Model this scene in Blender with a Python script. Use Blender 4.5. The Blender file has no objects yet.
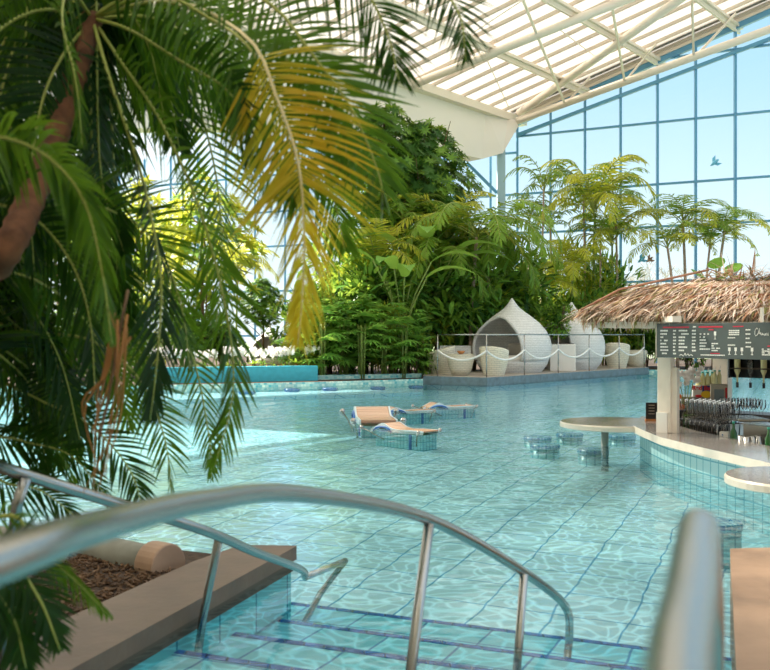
import bpy, math, random
from mathutils import Vector, Matrix, Euler
R = random.Random(7)
PI = math.pi
scene = bpy.context.scene
COL = scene.collection
F = 960.0; CX = 385.0; CY = 335.0; H = 1.35

def P(px, py, Y):
    return Vector(((px - CX) / F * Y, Y, H + (CY - py) / F * Y))
def G(px, py, z=0.0):
    Y = (H - z) * F / (py - CY)
    return Vector(((px - CX) / F * Y, Y, z))
def rnd(a, b): return R.uniform(a, b)
def lerp(a, b, t): return a + (b - a) * t
def srgb(r, g, b):
    f = lambda c: (c / 255 / 12.92) if c / 255 <= 0.04045 else ((c / 255 + 0.055) / 1.055) ** 2.4
    return (f(r), f(g), f(b), 1.0)

# ------------------------------------------------------------------ materials
def newmat(name):
    m = bpy.data.materials.new(name); m.use_nodes = True
    nt = m.node_tree; nt.nodes.clear()
    out = nt.nodes.new('ShaderNodeOutputMaterial')
    return m, nt, out
def N(nt, typ, **kw):
    n = nt.nodes.new(typ)
    for k, v in kw.items():
        if k.startswith('_'):
            setattr(n, k[1:], v)
        else:
            n.inputs[k.replace('__', ' ')].default_value = v
    return n
def L(nt, a, b): nt.links.new(a, b)

def pmat(name, col, rough=0.5, metal=0.0, noise=0.0, nscale=8.0, bump=0.0, bscale=60.0, spec=0.5):
    m, nt, out = newmat(name)
    b = N(nt, 'ShaderNodeBsdfPrincipled', Roughness=rough, Metallic=metal)
    b.inputs['Specular IOR Level'].default_value = spec
    b.inputs['Base Color'].default_value = col
    tc = N(nt, 'ShaderNodeTexCoord')
    if noise > 0:
        nz = N(nt, 'ShaderNodeTexNoise', Scale=nscale, Detail=5.0)
        L(nt, tc.outputs['Object'], nz.inputs['Vector'])
        mp = N(nt, 'ShaderNodeMapRange'); mp.inputs[1].default_value = .3; mp.inputs[2].default_value = .7
        mp.inputs[3].default_value = 1 - noise; mp.inputs[4].default_value = 1 + noise
        L(nt, nz.outputs[0], mp.inputs[0])
        mx = N(nt, 'ShaderNodeMix', _data_type='RGBA', _blend_type='MULTIPLY'); mx.inputs[0].default_value = 1
        mx.inputs[6].default_value = col
        L(nt, mp.outputs[0], mx.inputs[7]); L(nt, mx.outputs[2], b.inputs['Base Color'])
    if bump > 0:
        nz2 = N(nt, 'ShaderNodeTexNoise', Scale=bscale, Detail=4.0)
        L(nt, tc.outputs['Object'], nz2.inputs['Vector'])
        bp = N(nt, 'ShaderNodeBump', Strength=bump, Distance=0.02)
        L(nt, nz2.outputs[0], bp.inputs['Height']); L(nt, bp.outputs[0], b.inputs['Normal'])
    L(nt, b.outputs[0], out.inputs[0])
    return m

def tilemat(name, c1, c2, mortar, w, h, ms=0.012, rot=0.0, wob=0.0, rough=0.25, offset=0.0, bump=0.15):
    m, nt, out = newmat(name)
    b = N(nt, 'ShaderNodeBsdfPrincipled', Roughness=rough)
    uv = N(nt, 'ShaderNodeUVMap')
    mp = N(nt, 'ShaderNodeMapping'); mp.inputs['Rotation'].default_value = (0, 0, rot)
    vec = uv.outputs[0]
    if wob > 0:
        nz = N(nt, 'ShaderNodeTexNoise', Scale=2.2, Detail=2.0)
        L(nt, uv.outputs[0], nz.inputs['Vector'])
        sub = N(nt, 'ShaderNodeVectorMath', _operation='SUBTRACT'); sub.inputs[1].default_value = (.5, .5, .5)
        L(nt, nz.outputs['Color'], sub.inputs[0])
        sc = N(nt, 'ShaderNodeVectorMath', _operation='SCALE'); sc.inputs['Scale'].default_value = wob
        L(nt, sub.outputs[0], sc.inputs[0])
        ad = N(nt, 'ShaderNodeVectorMath', _operation='ADD')
        L(nt, uv.outputs[0], ad.inputs[0]); L(nt, sc.outputs[0], ad.inputs[1])
        vec = ad.outputs[0]
    L(nt, vec, mp.inputs['Vector'])
    br = N(nt, 'ShaderNodeTexBrick', Color1=c1, Color2=c2, Mortar=mortar, Scale=1.0)
    br.offset = offset; br.squash = 1.0
    br.inputs['Mortar Size'].default_value = ms; br.inputs['Brick Width'].default_value = w; br.inputs['Row Height'].default_value = h
    br.inputs['Mortar Smooth'].default_value = 0.15
    L(nt, mp.outputs[0], br.inputs['Vector'])
    L(nt, br.outputs['Color'], b.inputs['Base Color'])
    if bump:
        bp = N(nt, 'ShaderNodeBump', Strength=bump, Distance=0.01); bp.invert = True
        L(nt, br.outputs['Fac'], bp.inputs['Height']); L(nt, bp.outputs[0], b.inputs['Normal'])
    L(nt, b.outputs[0], out.inputs[0])
    return m

def leafmat(name, c1, c2, trans, tr=0.4, rough=0.4, scale=1.5):
    """leaf: two greens mottled by noise, light coming through from behind in a warmer tone"""
    m, nt, out = newmat(name)
    b = N(nt, 'ShaderNodeBsdfPrincipled', Roughness=rough)
    b.inputs['Specular IOR Level'].default_value = 0.2
    tc = N(nt, 'ShaderNodeTexCoord')
    nz = N(nt, 'ShaderNodeTexNoise', Scale=scale, Detail=3.0)
    L(nt, tc.outputs['Object'], nz.inputs['Vector'])
    mx = N(nt, 'ShaderNodeMix', _data_type='RGBA')
    mp = N(nt, 'ShaderNodeMapRange'); mp.inputs[1].default_value = .35; mp.inputs[2].default_value = .65
    L(nt, nz.outputs[0], mp.inputs[0]); L(nt, mp.outputs[0], mx.inputs[0])
    mx.inputs[6].default_value = c1; mx.inputs[7].default_value = c2
    L(nt, mx.outputs[2], b.inputs['Base Color'])
    t = N(nt, 'ShaderNodeBsdfTranslucent', Color=trans)
    ms = N(nt, 'ShaderNodeMixShader'); ms.inputs[0].default_value = tr
    L(nt, b.outputs[0], ms.inputs[1]); L(nt, t.outputs[0], ms.inputs[2])
    L(nt, ms.outputs[0], out.inputs[0])
    return m

def glassmat(name, tint=(1, 1, 1, 1), refl=1.0, rough=0.02, ior=1.45):
    m, nt, out = newmat(name)
    t = N(nt, 'ShaderNodeBsdfTransparent', Color=tint)
    g = N(nt, 'ShaderNodeBsdfGlossy', Roughness=rough)
    fr = N(nt, 'ShaderNodeFresnel', IOR=ior)
    mu = N(nt, 'ShaderNodeMath', _operation='MULTIPLY'); mu.inputs[1].default_value = refl
    L(nt, fr.outputs[0], mu.inputs[0])
    ms = N(nt, 'ShaderNodeMixShader')
    L(nt, mu.outputs[0], ms.inputs[0]); L(nt, t.outputs[0], ms.inputs[1]); L(nt, g.outputs[0], ms.inputs[2])
    L(nt, ms.outputs[0], out.inputs[0])
    return m

def watermat():
    m, nt, out = newmat('pool_water')
    geo = N(nt, 'ShaderNodeNewGeometry')
    n1 = N(nt, 'ShaderNodeTexNoise', Scale=1.7, Detail=3.0, Roughness=0.55)
    n2 = N(nt, 'ShaderNodeTexNoise', Scale=7.0, Detail=2.0)
    L(nt, geo.outputs['Position'], n1.inputs['Vector']); L(nt, geo.outputs['Position'], n2.inputs['Vector'])
    ma = N(nt, 'ShaderNodeMath', _operation='MULTIPLY_ADD'); ma.inputs[1].default_value = 0.22
    L(nt, n2.outputs[0], ma.inputs[0]); L(nt, n1.outputs[0], ma.inputs[2])
    bp = N(nt, 'ShaderNodeBump', Strength=0.32, Distance=0.085)
    L(nt, ma.outputs[0], bp.inputs['Height'])
    fr = N(nt, 'ShaderNodeFresnel', IOR=1.33); L(nt, bp.outputs[0], fr.inputs['Normal'])
    mu = N(nt, 'ShaderNodeMath', _operation='MULTIPLY'); mu.inputs[1].default_value = 0.9
    L(nt, fr.outputs[0], mu.inputs[0])
    mi = N(nt, 'ShaderNodeMath', _operation='MINIMUM'); mi.inputs[1].default_value = 0.45
    L(nt, mu.outputs[0], mi.inputs[0])
    # caustic light painted as a cell pattern into the water's transparent colour
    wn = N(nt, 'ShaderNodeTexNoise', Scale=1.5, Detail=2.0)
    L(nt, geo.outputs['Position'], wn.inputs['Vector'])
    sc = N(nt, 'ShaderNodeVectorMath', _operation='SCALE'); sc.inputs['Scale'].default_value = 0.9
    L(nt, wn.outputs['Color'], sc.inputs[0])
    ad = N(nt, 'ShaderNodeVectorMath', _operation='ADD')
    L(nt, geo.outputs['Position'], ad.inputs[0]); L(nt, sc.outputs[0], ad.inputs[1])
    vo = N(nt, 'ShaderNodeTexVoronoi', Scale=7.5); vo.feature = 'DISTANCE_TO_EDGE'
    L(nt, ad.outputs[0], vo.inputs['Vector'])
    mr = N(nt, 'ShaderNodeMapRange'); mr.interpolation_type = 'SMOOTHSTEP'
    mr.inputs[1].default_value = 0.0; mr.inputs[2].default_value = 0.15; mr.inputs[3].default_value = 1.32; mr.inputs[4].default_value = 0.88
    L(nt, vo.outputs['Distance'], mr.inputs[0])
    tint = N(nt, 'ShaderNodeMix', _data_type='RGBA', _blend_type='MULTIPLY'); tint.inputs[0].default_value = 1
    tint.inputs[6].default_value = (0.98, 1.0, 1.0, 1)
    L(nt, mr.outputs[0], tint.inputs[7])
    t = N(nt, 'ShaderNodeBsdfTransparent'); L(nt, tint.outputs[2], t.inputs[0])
    g = N(nt, 'ShaderNodeBsdfGlossy', Roughness=0.05); L(nt, bp.outputs[0], g.inputs['Normal'])
    ms = N(nt, 'ShaderNodeMixShader')
    L(nt, mi.outputs[0], ms.inputs[0]); L(nt, t.outputs[0], ms.inputs[1]); L(nt, g.outputs[0], ms.inputs[2])
    L(nt, ms.outputs[0], out.inputs[0])
    va = N(nt, 'ShaderNodeVolumeAbsorption', Color=(.03, .70, .87, 1), Density=.25)
    L(nt, va.outputs[0], out.inputs['Volume'])
    return m

def roofmat():
    m, nt, out = newmat('roof_membrane')
    tl = N(nt, 'ShaderNodeBsdfTranslucent', Color=(.50, .48, .455, 1))
    df = N(nt, 'ShaderNodeBsdfDiffuse', Color=(.85, .83, .80, 1))
    a = N(nt, 'ShaderNodeMixShader'); a.inputs[0].default_value = .25
    L(nt, tl.outputs[0], a.inputs[1]); L(nt, df.outputs[0], a.inputs[2])
    tp = N(nt, 'ShaderNodeBsdfTransparent', Color=(.80, .775, .74, 1))
    b = N(nt, 'ShaderNodeMixShader'); b.inputs[0].default_value = .5
    L(nt, a.outputs[0], b.inputs[1]); L(nt, tp.outputs[0], b.inputs[2])
    L(nt, b.outputs[0], out.inputs[0])
    return m

def wickermat(name, col):
    m, nt, out = newmat(name)
    b = N(nt, 'ShaderNodeBsdfPrincipled', Roughness=0.55)
    uv = N(nt, 'ShaderNodeUVMap')
    br = N(nt, 'ShaderNodeTexBrick', Scale=1.0)
    dark = tuple(c * 0.62 for c in col[:3]) + (1,)
    br.inputs['Color1'].default_value = col; br.inputs['Color2'].default_value = tuple(c * .9 for c in col[:3]) + (1,)
    br.inputs['Mortar'].default_value = dark
    br.inputs['Brick Width'].default_value = .16; br.inputs['Row Height'].default_value = .05
    br.inputs['Mortar Size'].default_value = .007; br.inputs['Mortar Smooth'].default_value = .6
    L(nt, uv.outputs[0], br.inputs['Vector']); L(nt, br.outputs['Color'], b.inputs['Base Color'])
    bp = N(nt, 'ShaderNodeBump', Strength=.6, Distance=.02); bp.invert = True
    L(nt, br.outputs['Fac'], bp.inputs['Height']); L(nt, bp.outputs[0], b.inputs['Normal'])
    L(nt, b.outputs[0], out.inputs[0])
    return m

ROT = math.radians(23)
M = {
 'floor_tile': tilemat('pool_floor_tile', srgb(212, 232, 235), srgb(203, 228, 233), srgb(90, 156, 190), .48, .48, .008, ROT, .09),
 'wall_tile': tilemat('pool_wall_tile', srgb(104, 200, 206), srgb(94, 192, 200), srgb(32, 130, 150), .42, .26, .009),
 'bar_tile': tilemat('bar_wall_tile', srgb(172, 216, 222), srgb(164, 211, 218), srgb(96, 168, 186), .14, .14, .008),
 'stool_tile': tilemat('stool_tile', srgb(160, 214, 220), srgb(152, 208, 215), srgb(80, 156, 176), .11, .2, .009),
 'step_tile': tilemat('step_tile', srgb(128, 204, 216), srgb(118, 198, 212), srgb(50, 120, 165), .40, .30, .008, ROT, .05),
 'blue_mosaic': tilemat('blue_mosaic', srgb(40, 120, 180), srgb(110, 175, 205), srgb(150, 200, 215), .05, .05, .006),
 'ledge_mosaic': tilemat('ledge_mosaic', srgb(205, 228, 215), srgb(75, 170, 180), srgb(150, 200, 195), .085, .07, .006, offset=.5),
 'step_edge': tilemat('step_edge', srgb(25, 85, 165), srgb(20, 75, 150), srgb(15, 50, 110), .1, .1, .006),
 'turq': pmat('turquoise_wall', srgb(60, 175, 195), .4, noise=.08),
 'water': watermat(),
 'roof': roofmat(),
 'rib': pmat('roof_rib', srgb(196, 184, 170), .5),
 'beam': pmat('white_steel', srgb(226, 216, 203), .4),
 'dark_brown': pmat('dark_brown', srgb(78, 66, 52), .6),
 'bulk': pmat('white_plaster', srgb(232, 226, 219), .8),
 'mull': pmat('blue_steel', srgb(88, 152, 192), .35),
 'column': pmat('pale_blue_steel', srgb(160, 192, 210), .4),
 'pane': glassmat('window_glass', (.86, .94, .96, 1), .5),
 'glass': glassmat('clear_glass', (.985, .985, .99, 1), 1.25, ior=1.5),
 'deck': pmat('deck_stone', srgb(98, 118, 128), .6, noise=.25, nscale=6, bump=.2),
 'deck_top': pmat('deck_top', srgb(170, 160, 150), .7, noise=.12),
 'coping': pmat('coping_stone', srgb(104, 85, 71), .55, noise=.2, nscale=3.5, bump=.15, bscale=25),
 'coping2': pmat('weathered_stone', srgb(158, 130, 108), .6, noise=.3, nscale=2.5, bump=.15, bscale=20),
 'granite': pmat('speckled_granite', srgb(150, 145, 142), .14, noise=.35, nscale=60),
 'granite_edge': pmat('pale_slab_edge', srgb(218, 212, 200), .3, noise=.06),
 'soil': pmat('bark_mulch', srgb(62, 46, 33), .95, noise=.5, nscale=30, bump=.8, bscale=30),
 'chip': pmat('bark_chip', srgb(92, 68, 46), .9, noise=.5, nscale=9),
 'steel': pmat('brushed_steel', srgb(168, 169, 167), .27, 1.0),
 'steel_dark': pmat('bar_steel', srgb(160, 152, 142), .3, 1.0),
 'white': pmat('white_lacquer', srgb(236, 232, 226), .4),
 'whitewood': pmat('white_painted_wood', srgb(238, 226, 212), .55, noise=.05),
 'wicker': wickermat('white_wicker', srgb(236, 236, 234)),
 'cream': wickermat('cream_wicker', srgb(232, 226, 206)),
 'cushion': pmat('pale_cushion', srgb(214, 208, 200), .9),
 'rope': pmat('white_rope', srgb(235, 235, 232), .8),
 'lounge': tilemat('lounger_slats', srgb(222, 186, 160), srgb(214, 178, 152), srgb(170, 130, 108), .9, .06, .007),
 'lounge_edge': pmat('lounger_edge', srgb(205, 222, 228), .3),
 'lounge_blue': pmat('lounger_blue', srgb(45, 105, 180), .35),
 'board': pmat('menu_board', srgb(74, 84, 84), .45, noise=.12, nscale=2),
 'chalk': pmat('menu_white', srgb(230, 232, 228), .6),
 'red': pmat('menu_red', srgb(205, 40, 70), .5),
 'black': pmat('black_plastic', srgb(26, 26, 28), .4),
 'wood': pmat('orange_wood', srgb(196, 126, 66), .5, noise=.15),
 'bamboo': pmat('reddish_pole', srgb(172, 124, 98), .6, noise=.2),
 'straw': pmat('thatch_core', srgb(150, 122, 98), .9, noise=.3, nscale=12),
 'straw_a': pmat('straw_tan', srgb(206, 176, 148), .85, noise=.3, nscale=5),
 'straw_b': pmat('straw_pale', srgb(232, 214, 200), .85, noise=.25, nscale=5),
 'straw_c': pmat('straw_brown', srgb(158, 112, 82), .85, noise=.3, nscale=5),
 'straw_d': pmat('straw_olive', srgb(150, 150, 84), .85, noise=.3, nscale=5),
 'lemon': pmat('lemonade', srgb(232, 226, 170), .15),
 'yellow': pmat('yellow_print', srgb(244, 200, 36), .4),
 'rbblue': pmat('blue_print', srgb(30, 52, 140), .4),
 'rbsilver': pmat('silver_print', srgb(228, 226, 224), .4),
 'rbred': pmat('red_print', srgb(214, 32, 46), .4),
 'orange': pmat('orange_fruit', srgb(232, 120, 40), .5),
 'greenb': pmat('green_bottle', srgb(36, 92, 44), .1),
 'teal': pmat('teal_cap', srgb(60, 170, 150), .4),
 'screen': pmat('grey_screen', srgb(120, 134, 140), .2),
 'grey': pmat('grey_device', srgb(186, 176, 160), .4),
 'petal': leafmat('orchid_petal', srgb(250, 246, 244), srgb(255, 252, 250), (.9, .85, .85, 1), .3),
 'trunk': pmat('palm_trunk', srgb(104, 68, 44), .9, noise=.45, nscale=14, bump=.5, bscale=20),
 'trunk_thin': pmat('slim_trunk', srgb(178, 152, 134), .8, noise=.2, nscale=4),
 'bark': pmat('dark_bark', srgb(110, 86, 62), .9, noise=.3),
 'cane': pmat('green_cane', srgb(120, 138, 62), .6, noise=.2),
 'twig': pmat('bare_twig', srgb(176, 168, 166), .9),
 'midrib': pmat('midrib', srgb(150, 160, 74), .5),
 'midrib_y': pmat('midrib_pale', srgb(214, 200, 150), .5),
 'dryleaf': leafmat('dry_frond', srgb(190, 140, 80), srgb(160, 112, 70), (.5, .3, .12, 1), .3),
 'frond': leafmat('palm_frond', srgb(36, 76, 20), srgb(62, 100, 24), (.18, .32, .02, 1), .42),
 'frond_d': leafmat('palm_frond_deep', srgb(16, 46, 18), srgb(30, 64, 18), (.06, .15, .01, 1), .34),
 'frond_y': leafmat('palm_frond_gold', srgb(104, 140, 36), srgb(236, 186, 48), (.85, .66, .05, 1), .52, scale=2.5),
 'frond_m': leafmat('palm_frond_mid', srgb(88, 132, 50), srgb(128, 160, 56), (.30, .42, .05, 1), .4, scale=.6),
 'frond_g': leafmat('palm_frond_yellowgreen', srgb(160, 180, 60), srgb(196, 190, 62), (.55, .55, .06, 1), .45, scale=.6),
 'leaf_d': leafmat('leaf_dark', srgb(46, 88, 36), srgb(70, 112, 42), (.16, .28, .03, 1), .3, scale=.8),
 'leaf_m': leafmat('leaf_mid', srgb(92, 140, 52), srgb(128, 164, 58), (.34, .46, .05, 1), .38, scale=.7),
 'leaf_y': leafmat('leaf_yellow', srgb(140, 164, 50), srgb(186, 186, 60), (.55, .55, .06, 1), .45, scale=.7),
 'leaf_l': leafmat('leaf_light', srgb(100, 156, 66), srgb(130, 178, 72), (.34, .5, .08, 1), .4, scale=.7),
 'leaf_r': leafmat('leaf_red', srgb(170, 70, 40), srgb(196, 150, 50), (.5, .2, .05, 1), .3, scale=6),
 'concrete': pmat('grey_concrete', srgb(140, 140, 128), .8, noise=.2, nscale=6),
 'hall': pmat('wall_shade', srgb(206, 198, 184), .9, noise=.1),
 'ground': pmat('outside_lawn', srgb(150, 160, 120), .9, noise=.2),
 'bird': pmat('bird_blue', srgb(96, 170, 200), .5),
 'bird_b': pmat('bird_brown', srgb(160, 120, 90), .5),
}

# ------------------------------------------------------------------ mesh builder
class MB:
    def __init__(s): s.v = []; s.f = []; s.uv = []; s.mi = []
    def add(s, verts, faces, uvs=None, mi=0):
        o = len(s.v); s.v.extend([tuple(p) for p in verts])
        for k, f in enumerate(faces):
            s.f.append([i + o for i in f]); s.mi.append(mi)
            s.uv.append(uvs[k] if uvs else [(verts[i][0], verts[i][1]) for i in f])
        return s
    def box(s, lo, hi, mat4=None, mi=0):
        x0, y0, z0 = lo; x1, y1, z1 = hi
        vs = [Vector(p) for p in ((x0,y0,z0),(x1,y0,z0),(x1,y1,z0),(x0,y1,z0),(x0,y0,z1),(x1,y0,z1),(x1,y1,z1),(x0,y1,z1))]
        fs = [(0,3,2,1),(4,5,6,7),(0,1,5,4),(1,2,6,5),(2,3,7,6),(3,0,4,7)]
        uvs = []
        for f in fs:
            n = (vs[f[1]]-vs[f[0]]).cross(vs[f[2]]-vs[f[0]])
            ax = max(range(3), key=lambda i: abs(n[i]))
            a, b = ((1,2),(0,2),(0,1))[ax]
            uvs.append([(vs[i][a], vs[i][b]) for i in f])
        if mat4: vs = [mat4 @ p for p in vs]
        return s.add(vs, fs, uvs, mi)
    def beam(s, a, b, w, h, mi=0):
        a = Vector(a); b = Vector(b); d = b - a; ln = d.length; d.normalize()
        up = Vector((0,0,1)) if abs(d.z) < .95 else Vector((0,1,0))
        sx = d.cross(up).normalized(); uz = sx.cross(d)
        m = Matrix((( d.x, sx.x, uz.x, a.x),(d.y, sx.y, uz.y, a.y),(d.z, sx.z, uz.z, a.z),(0,0,0,1)))
        return s.box((0,-w/2,-h/2),(ln,w/2,h/2), m, mi)
    def prism(s, poly, z0, z1, top=True, bottom=True, sides=True, mi=0, mtop=None):
        n = len(poly); ar = sum(poly[i][0]*poly[(i+1)%n][1]-poly[(i+1)%n][0]*poly[i][1] for i in range(n))
        if ar < 0: poly = list(reversed(poly))
        vs = [(p[0],p[1],z0) for p in poly] + [(p[0],p[1],z1) for p in poly]
        if top: s.add(vs, [list(range(n, 2*n))], None, mi if mtop is None else mtop)
        if bottom: s.add(vs, [list(range(n-1, -1, -1))], None, mi)
        if sides:
            u = 0; fs = []; uvs = []
            for i in range(n):
                j = (i+1) % n
                l = math.hypot(poly[j][0]-poly[i][0], poly[j][1]-poly[i][1])
                fs.append((i, j, n+j, n+i)); uvs.append([(u,z0),(u+l,z0),(u+l,z1),(u,z1)]); u += l
            s.add(vs, fs, uvs, mi)
        return s
    def tube(s, pts, r, seg=10, cap=True, mi=0):
        pts = [Vector(p) for p in pts]; n = len(pts)
        rs = r if isinstance(r, (list, tuple)) else [r]*n
        vs = []; ref = None
        for i in range(n):
            t = (pts[min(i+1,n-1)] - pts[max(i-1,0)])
            if t.length < 1e-9: t = Vector((0,0,1))
            t.normalize()
            if ref is None:
                ref = Vector((0,0,1)) if abs(t.z) < .9 else Vector((1,0,0))
            a = (ref - t*ref.dot(t))
            if a.length < 1e-6: a = t.orthogonal()
            a.normalize(); b = t.cross(a); ref = a
            for k in range(seg):
                q = 2*PI*k/seg
                vs.append(pts[i] + (a*math.cos(q)+b*math.sin(q))*rs[i])
        fs = []; uvs = []
        for i in range(n-1):
            for k in range(seg):
                k2 = (k+1) % seg
                fs.append((i*seg+k, i*seg+k2, (i+1)*seg+k2, (i+1)*seg+k))
                uvs.append([(k/seg, i), ((k+1)/seg, i), ((k+1)/seg, i+1), (k/seg, i+1)])
        if cap:
            fs.append(tuple(range(seg-1,-1,-1))); uvs.append([(0,0)]*seg)
            fs.append(tuple((n-1)*seg+k for k in range(seg))); uvs.append([(0,0)]*seg)
        return s.add(vs, fs, uvs, mi)
    def lathe(s, prof, seg=20, c=(0,0,0), cap=True, mi=0):
        vs = []; n = len(prof)
        for r, z in prof:
            for k in range(seg):
                q = 2*PI*k/seg
                vs.append((c[0]+r*math.cos(q), c[1]+r*math.sin(q), c[2]+z))
        fs = []; uvs = []; rm = max(p[0] for p in prof)
        for i in range(n-1):
            for k in range(seg):
                k2 = (k+1) % seg
                fs.append((i*seg+k, i*seg+k2, (i+1)*seg+k2, (i+1)*seg+k))
                a, b = 2*PI*rm*k/seg, 2*PI*rm*(k+1)/seg
                uvs.append([(a,prof[i][1]),(b,prof[i][1]),(b,prof[i+1][1]),(a,prof[i+1][1])])
        if cap:
            for (i, rev) in ((0, True), (n-1, False)):
                ring = [i*seg+k for k in range(seg)]
                if rev: ring.reverse()
                fs.append(tuple(ring)); uvs.append([(vs[j][0], vs[j][1]) for j in ring])
        return s.add(vs, fs, uvs, mi)
    def ball(s, c, r, seg=12, rings=8, mi=0, sz=1.0):
        return s.lathe([(max(1e-4, r*math.sin(PI*i/rings)), -r*sz*math.cos(PI*i/rings)) for i in range(rings+1)], seg, c, False, mi)
    def mesh(s, name, mats, smooth=False):
        me = bpy.data.meshes.new(name); me.from_pydata(s.v, [], s.f)
        ms = mats if isinstance(mats, (list, tuple)) else [mats]
        for m in ms: me.materials.append(m if not isinstance(m, str) else M[m])
        uvl = me.uv_layers.new(name='UVMap')
        flat = [c for f in s.uv for p in f for c in p]
        uvl.data.foreach_set('uv', flat)
        me.polygons.foreach_set('material_index', s.mi)
        me.polygons.foreach_set('use_smooth', [smooth]*len(s.f))
        me.update(); return me
    def build(s, name, mats, parent=None, smooth=False, loc=None):
        return link(name, s.mesh(name, mats, smooth), parent, loc)

def link(name, data, parent=None, loc=None):
    o = bpy.data.objects.new(name, data); COL.objects.link(o)
    if parent is not None: o.parent = parent
    if loc is not None: o.location = loc
    return o
def tag(o, label, cat, group=None, kind=None):
    o['label'] = label; o['category'] = cat
    if group: o['group'] = group
    if kind: o['kind'] = kind
    return o
def thing(name, label, cat, loc=(0,0,0), rz=0, group=None):
    o = bpy.data.objects.new(name, None); COL.objects.link(o)
    o.empty_display_size = .1
    o.location = loc; o.rotation_euler = (0,0,rz)
    return tag(o, label, cat, group)
def struct(o, label=None):
    o['kind'] = 'structure'
    o['label'] = label or o.name.replace('_', ' ')
    return o
def dup(root, loc, rz=0.0, scale=None, label=None, group=None):
    r = root.copy(); COL.objects.link(r); r.location = loc; r.rotation_euler = (0,0,rz)
    if scale is not None: r.scale = scale if isinstance(scale, (tuple, list)) else (scale,)*3
    if label: r['label'] = label
    if group: r['group'] = group
    for ch in list(root.children):
        c = ch.copy(); COL.objects.link(c); c.parent = r
        for g in list(ch.children):
            d = g.copy(); COL.objects.link(d); d.parent = c
    return r
def smooth_path(ctrl, n):
    """Catmull-Rom through control points"""
    c = [Vector(p) for p in ctrl]; c = [c[0]*2-c[1]] + c + [c[-1]*2-c[-2]]
    m = len(c)-3; out = []
    for i in range(n+1):
        u = i/n*m; k = min(int(u), m-1); t = u-k
        p0,p1,p2,p3 = c[k:k+4]
        out.append(0.5*((2*p1)+(p2-p0)*t+(2*p0-5*p1+4*p2-p3)*t*t+(3*p1-p0-3*p2+p3)*t**3))
    return out
def bevel(o, w, seg=2):
    m = o.modifiers.new('bevel', 'BEVEL'); m.width = w; m.segments = seg; m.limit_method = 'ANGLE'
    return o

# ------------------------------------------------------------------ leaves
def leaflet(mb, base, d, wv, ln, w, droop, mi=0, seg=4):
    """pointed blade: base point, direction, width vector, length"""
    prof = [.45, 1.0, .85, .5, 0.03] if seg == 4 else ([.5, 1.0, 0.03] if seg == 2 else [.5,1,.65,.03])
    vs = []; p = Vector(base); d = Vector(d); st = ln/seg
    for i in range(seg+1):
        vs.append(p - wv*(w*prof[i]*.5)); vs.append(p + wv*(w*prof[i]*.5))
        d = (d + Vector((0,0,-droop))).normalized()
        p = p + d*st
    fs = [(2*i, 2*i+1, 2*i+3, 2*i+2) for i in range(seg)]
    mb.add(vs, fs, None, mi)

def frond_mesh(path, n, lmax, w, droop=.12, seg=4, start=.14, jit=.12, lift=.0, rr=(.011,.003), thin=1.0, rot=0.0, tip=30):
    """pinnate frond: returns (leaflets MB, midrib MB)"""
    lf = MB(); st = MB()
    m = len(path)-1
    st.tube(path, [lerp(rr[0], rr[1], i/m) for i in range(m+1)], 6)
    for i in range(n):
        u = start + (1-start)*(i+.5)/n
        x = u*m; k = min(int(x), m-1); t = x-k
        p = path[k].lerp(path[k+1], t); tg = (path[k+1]-path[k]).normalized()
        sd = tg.cross(Vector((0,0,1)))
        if sd.length < .15: sd = tg.cross(Vector((.2,-1,.1)))
        sd.normalize()
        nm = sd.cross(tg)
        if rot:
            q = Matrix.Rotation(rot, 3, tg); sd = q @ sd; nm = q @ nm
        ln = lmax*(math.sin(PI*min(1, .18+.80*u))**.6)*(.55 if u > .97 else 1)
        ang = lerp(math.radians(68), math.radians(tip), u**1.6)
        for sgn in (-1, 1):
            if R.random() > thin: continue
            a = ang + rnd(-jit, jit)
            d = (sd*sgn*math.sin(a) + tg*math.cos(a) + nm*(lift+rnd(-jit, jit))).normalized()
            wv = (tg - d*tg.dot(d)).normalized()
            wv = (wv + nm*rnd(-.35,.35)).normalized()
            leaflet(lf, p, d, wv, ln*rnd(.85,1.08), w*rnd(.85,1.15), droop*rnd(.7,1.4), 0, seg)
    return lf, st

def arch_path(Ln, e0, e1, n=12, curl=1.3):
    """path in local XZ: elevation goes from e0 to e1 (degrees)"""
    p = Vector((0,0,0)); out = [p.copy()]
    for i in range(n):
        e = math.radians(lerp(e0, e1, ((i+.5)/n)**curl)); p = p + Vector((math.cos(e),0,math.sin(e)))*(Ln/n); out.append(p.copy())
    return out

def blob_leaves(mb, c, rad, n, ln, w, mi_choices=(0,), hollow=.55, seg=2):
    for _ in range(n):
        while True:
            q = Vector((rnd(-1,1), rnd(-1,1), rnd(-1,1)))
            if .05 < q.length <= 1: break
        q = q.normalized()*(hollow + (1-hollow)*R.random()**.6)
        p = Vector((c[0]+q.x*rad[0], c[1]+q.y*rad[1], c[2]+q.z*rad[2]))
        d = (q + Vector((rnd(-.8,.8), rnd(-.8,.8), rnd(-.5,.7)))).normalized()
        wv = d.cross(Vector((rnd(-.5,.5), rnd(-.5,.5), 1))).normalized()
        leaflet(mb, p, d, wv, ln*rnd(.7,1.25), w*rnd(.8,1.2), .18, R.choice(mi_choices), seg)

def whorl(mb, c, axis, n, ln, w, tilt=.45, droop=.12, seg=3, mi=0):
    axis = Vector(axis).normalized(); a = axis.orthogonal().normalized(); b = axis.cross(a); ph = rnd(0, 6.28)
    for k in range(n):
        q = ph + 2*PI*k/n + rnd(-.15,.15)
        d = ((a*math.cos(q)+b*math.sin(q)) + axis*tilt).normalized()
        leaflet(mb, c, d, d.cross(axis).normalized(), ln*rnd(.85,1.1), w, droop, mi, seg)

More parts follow.
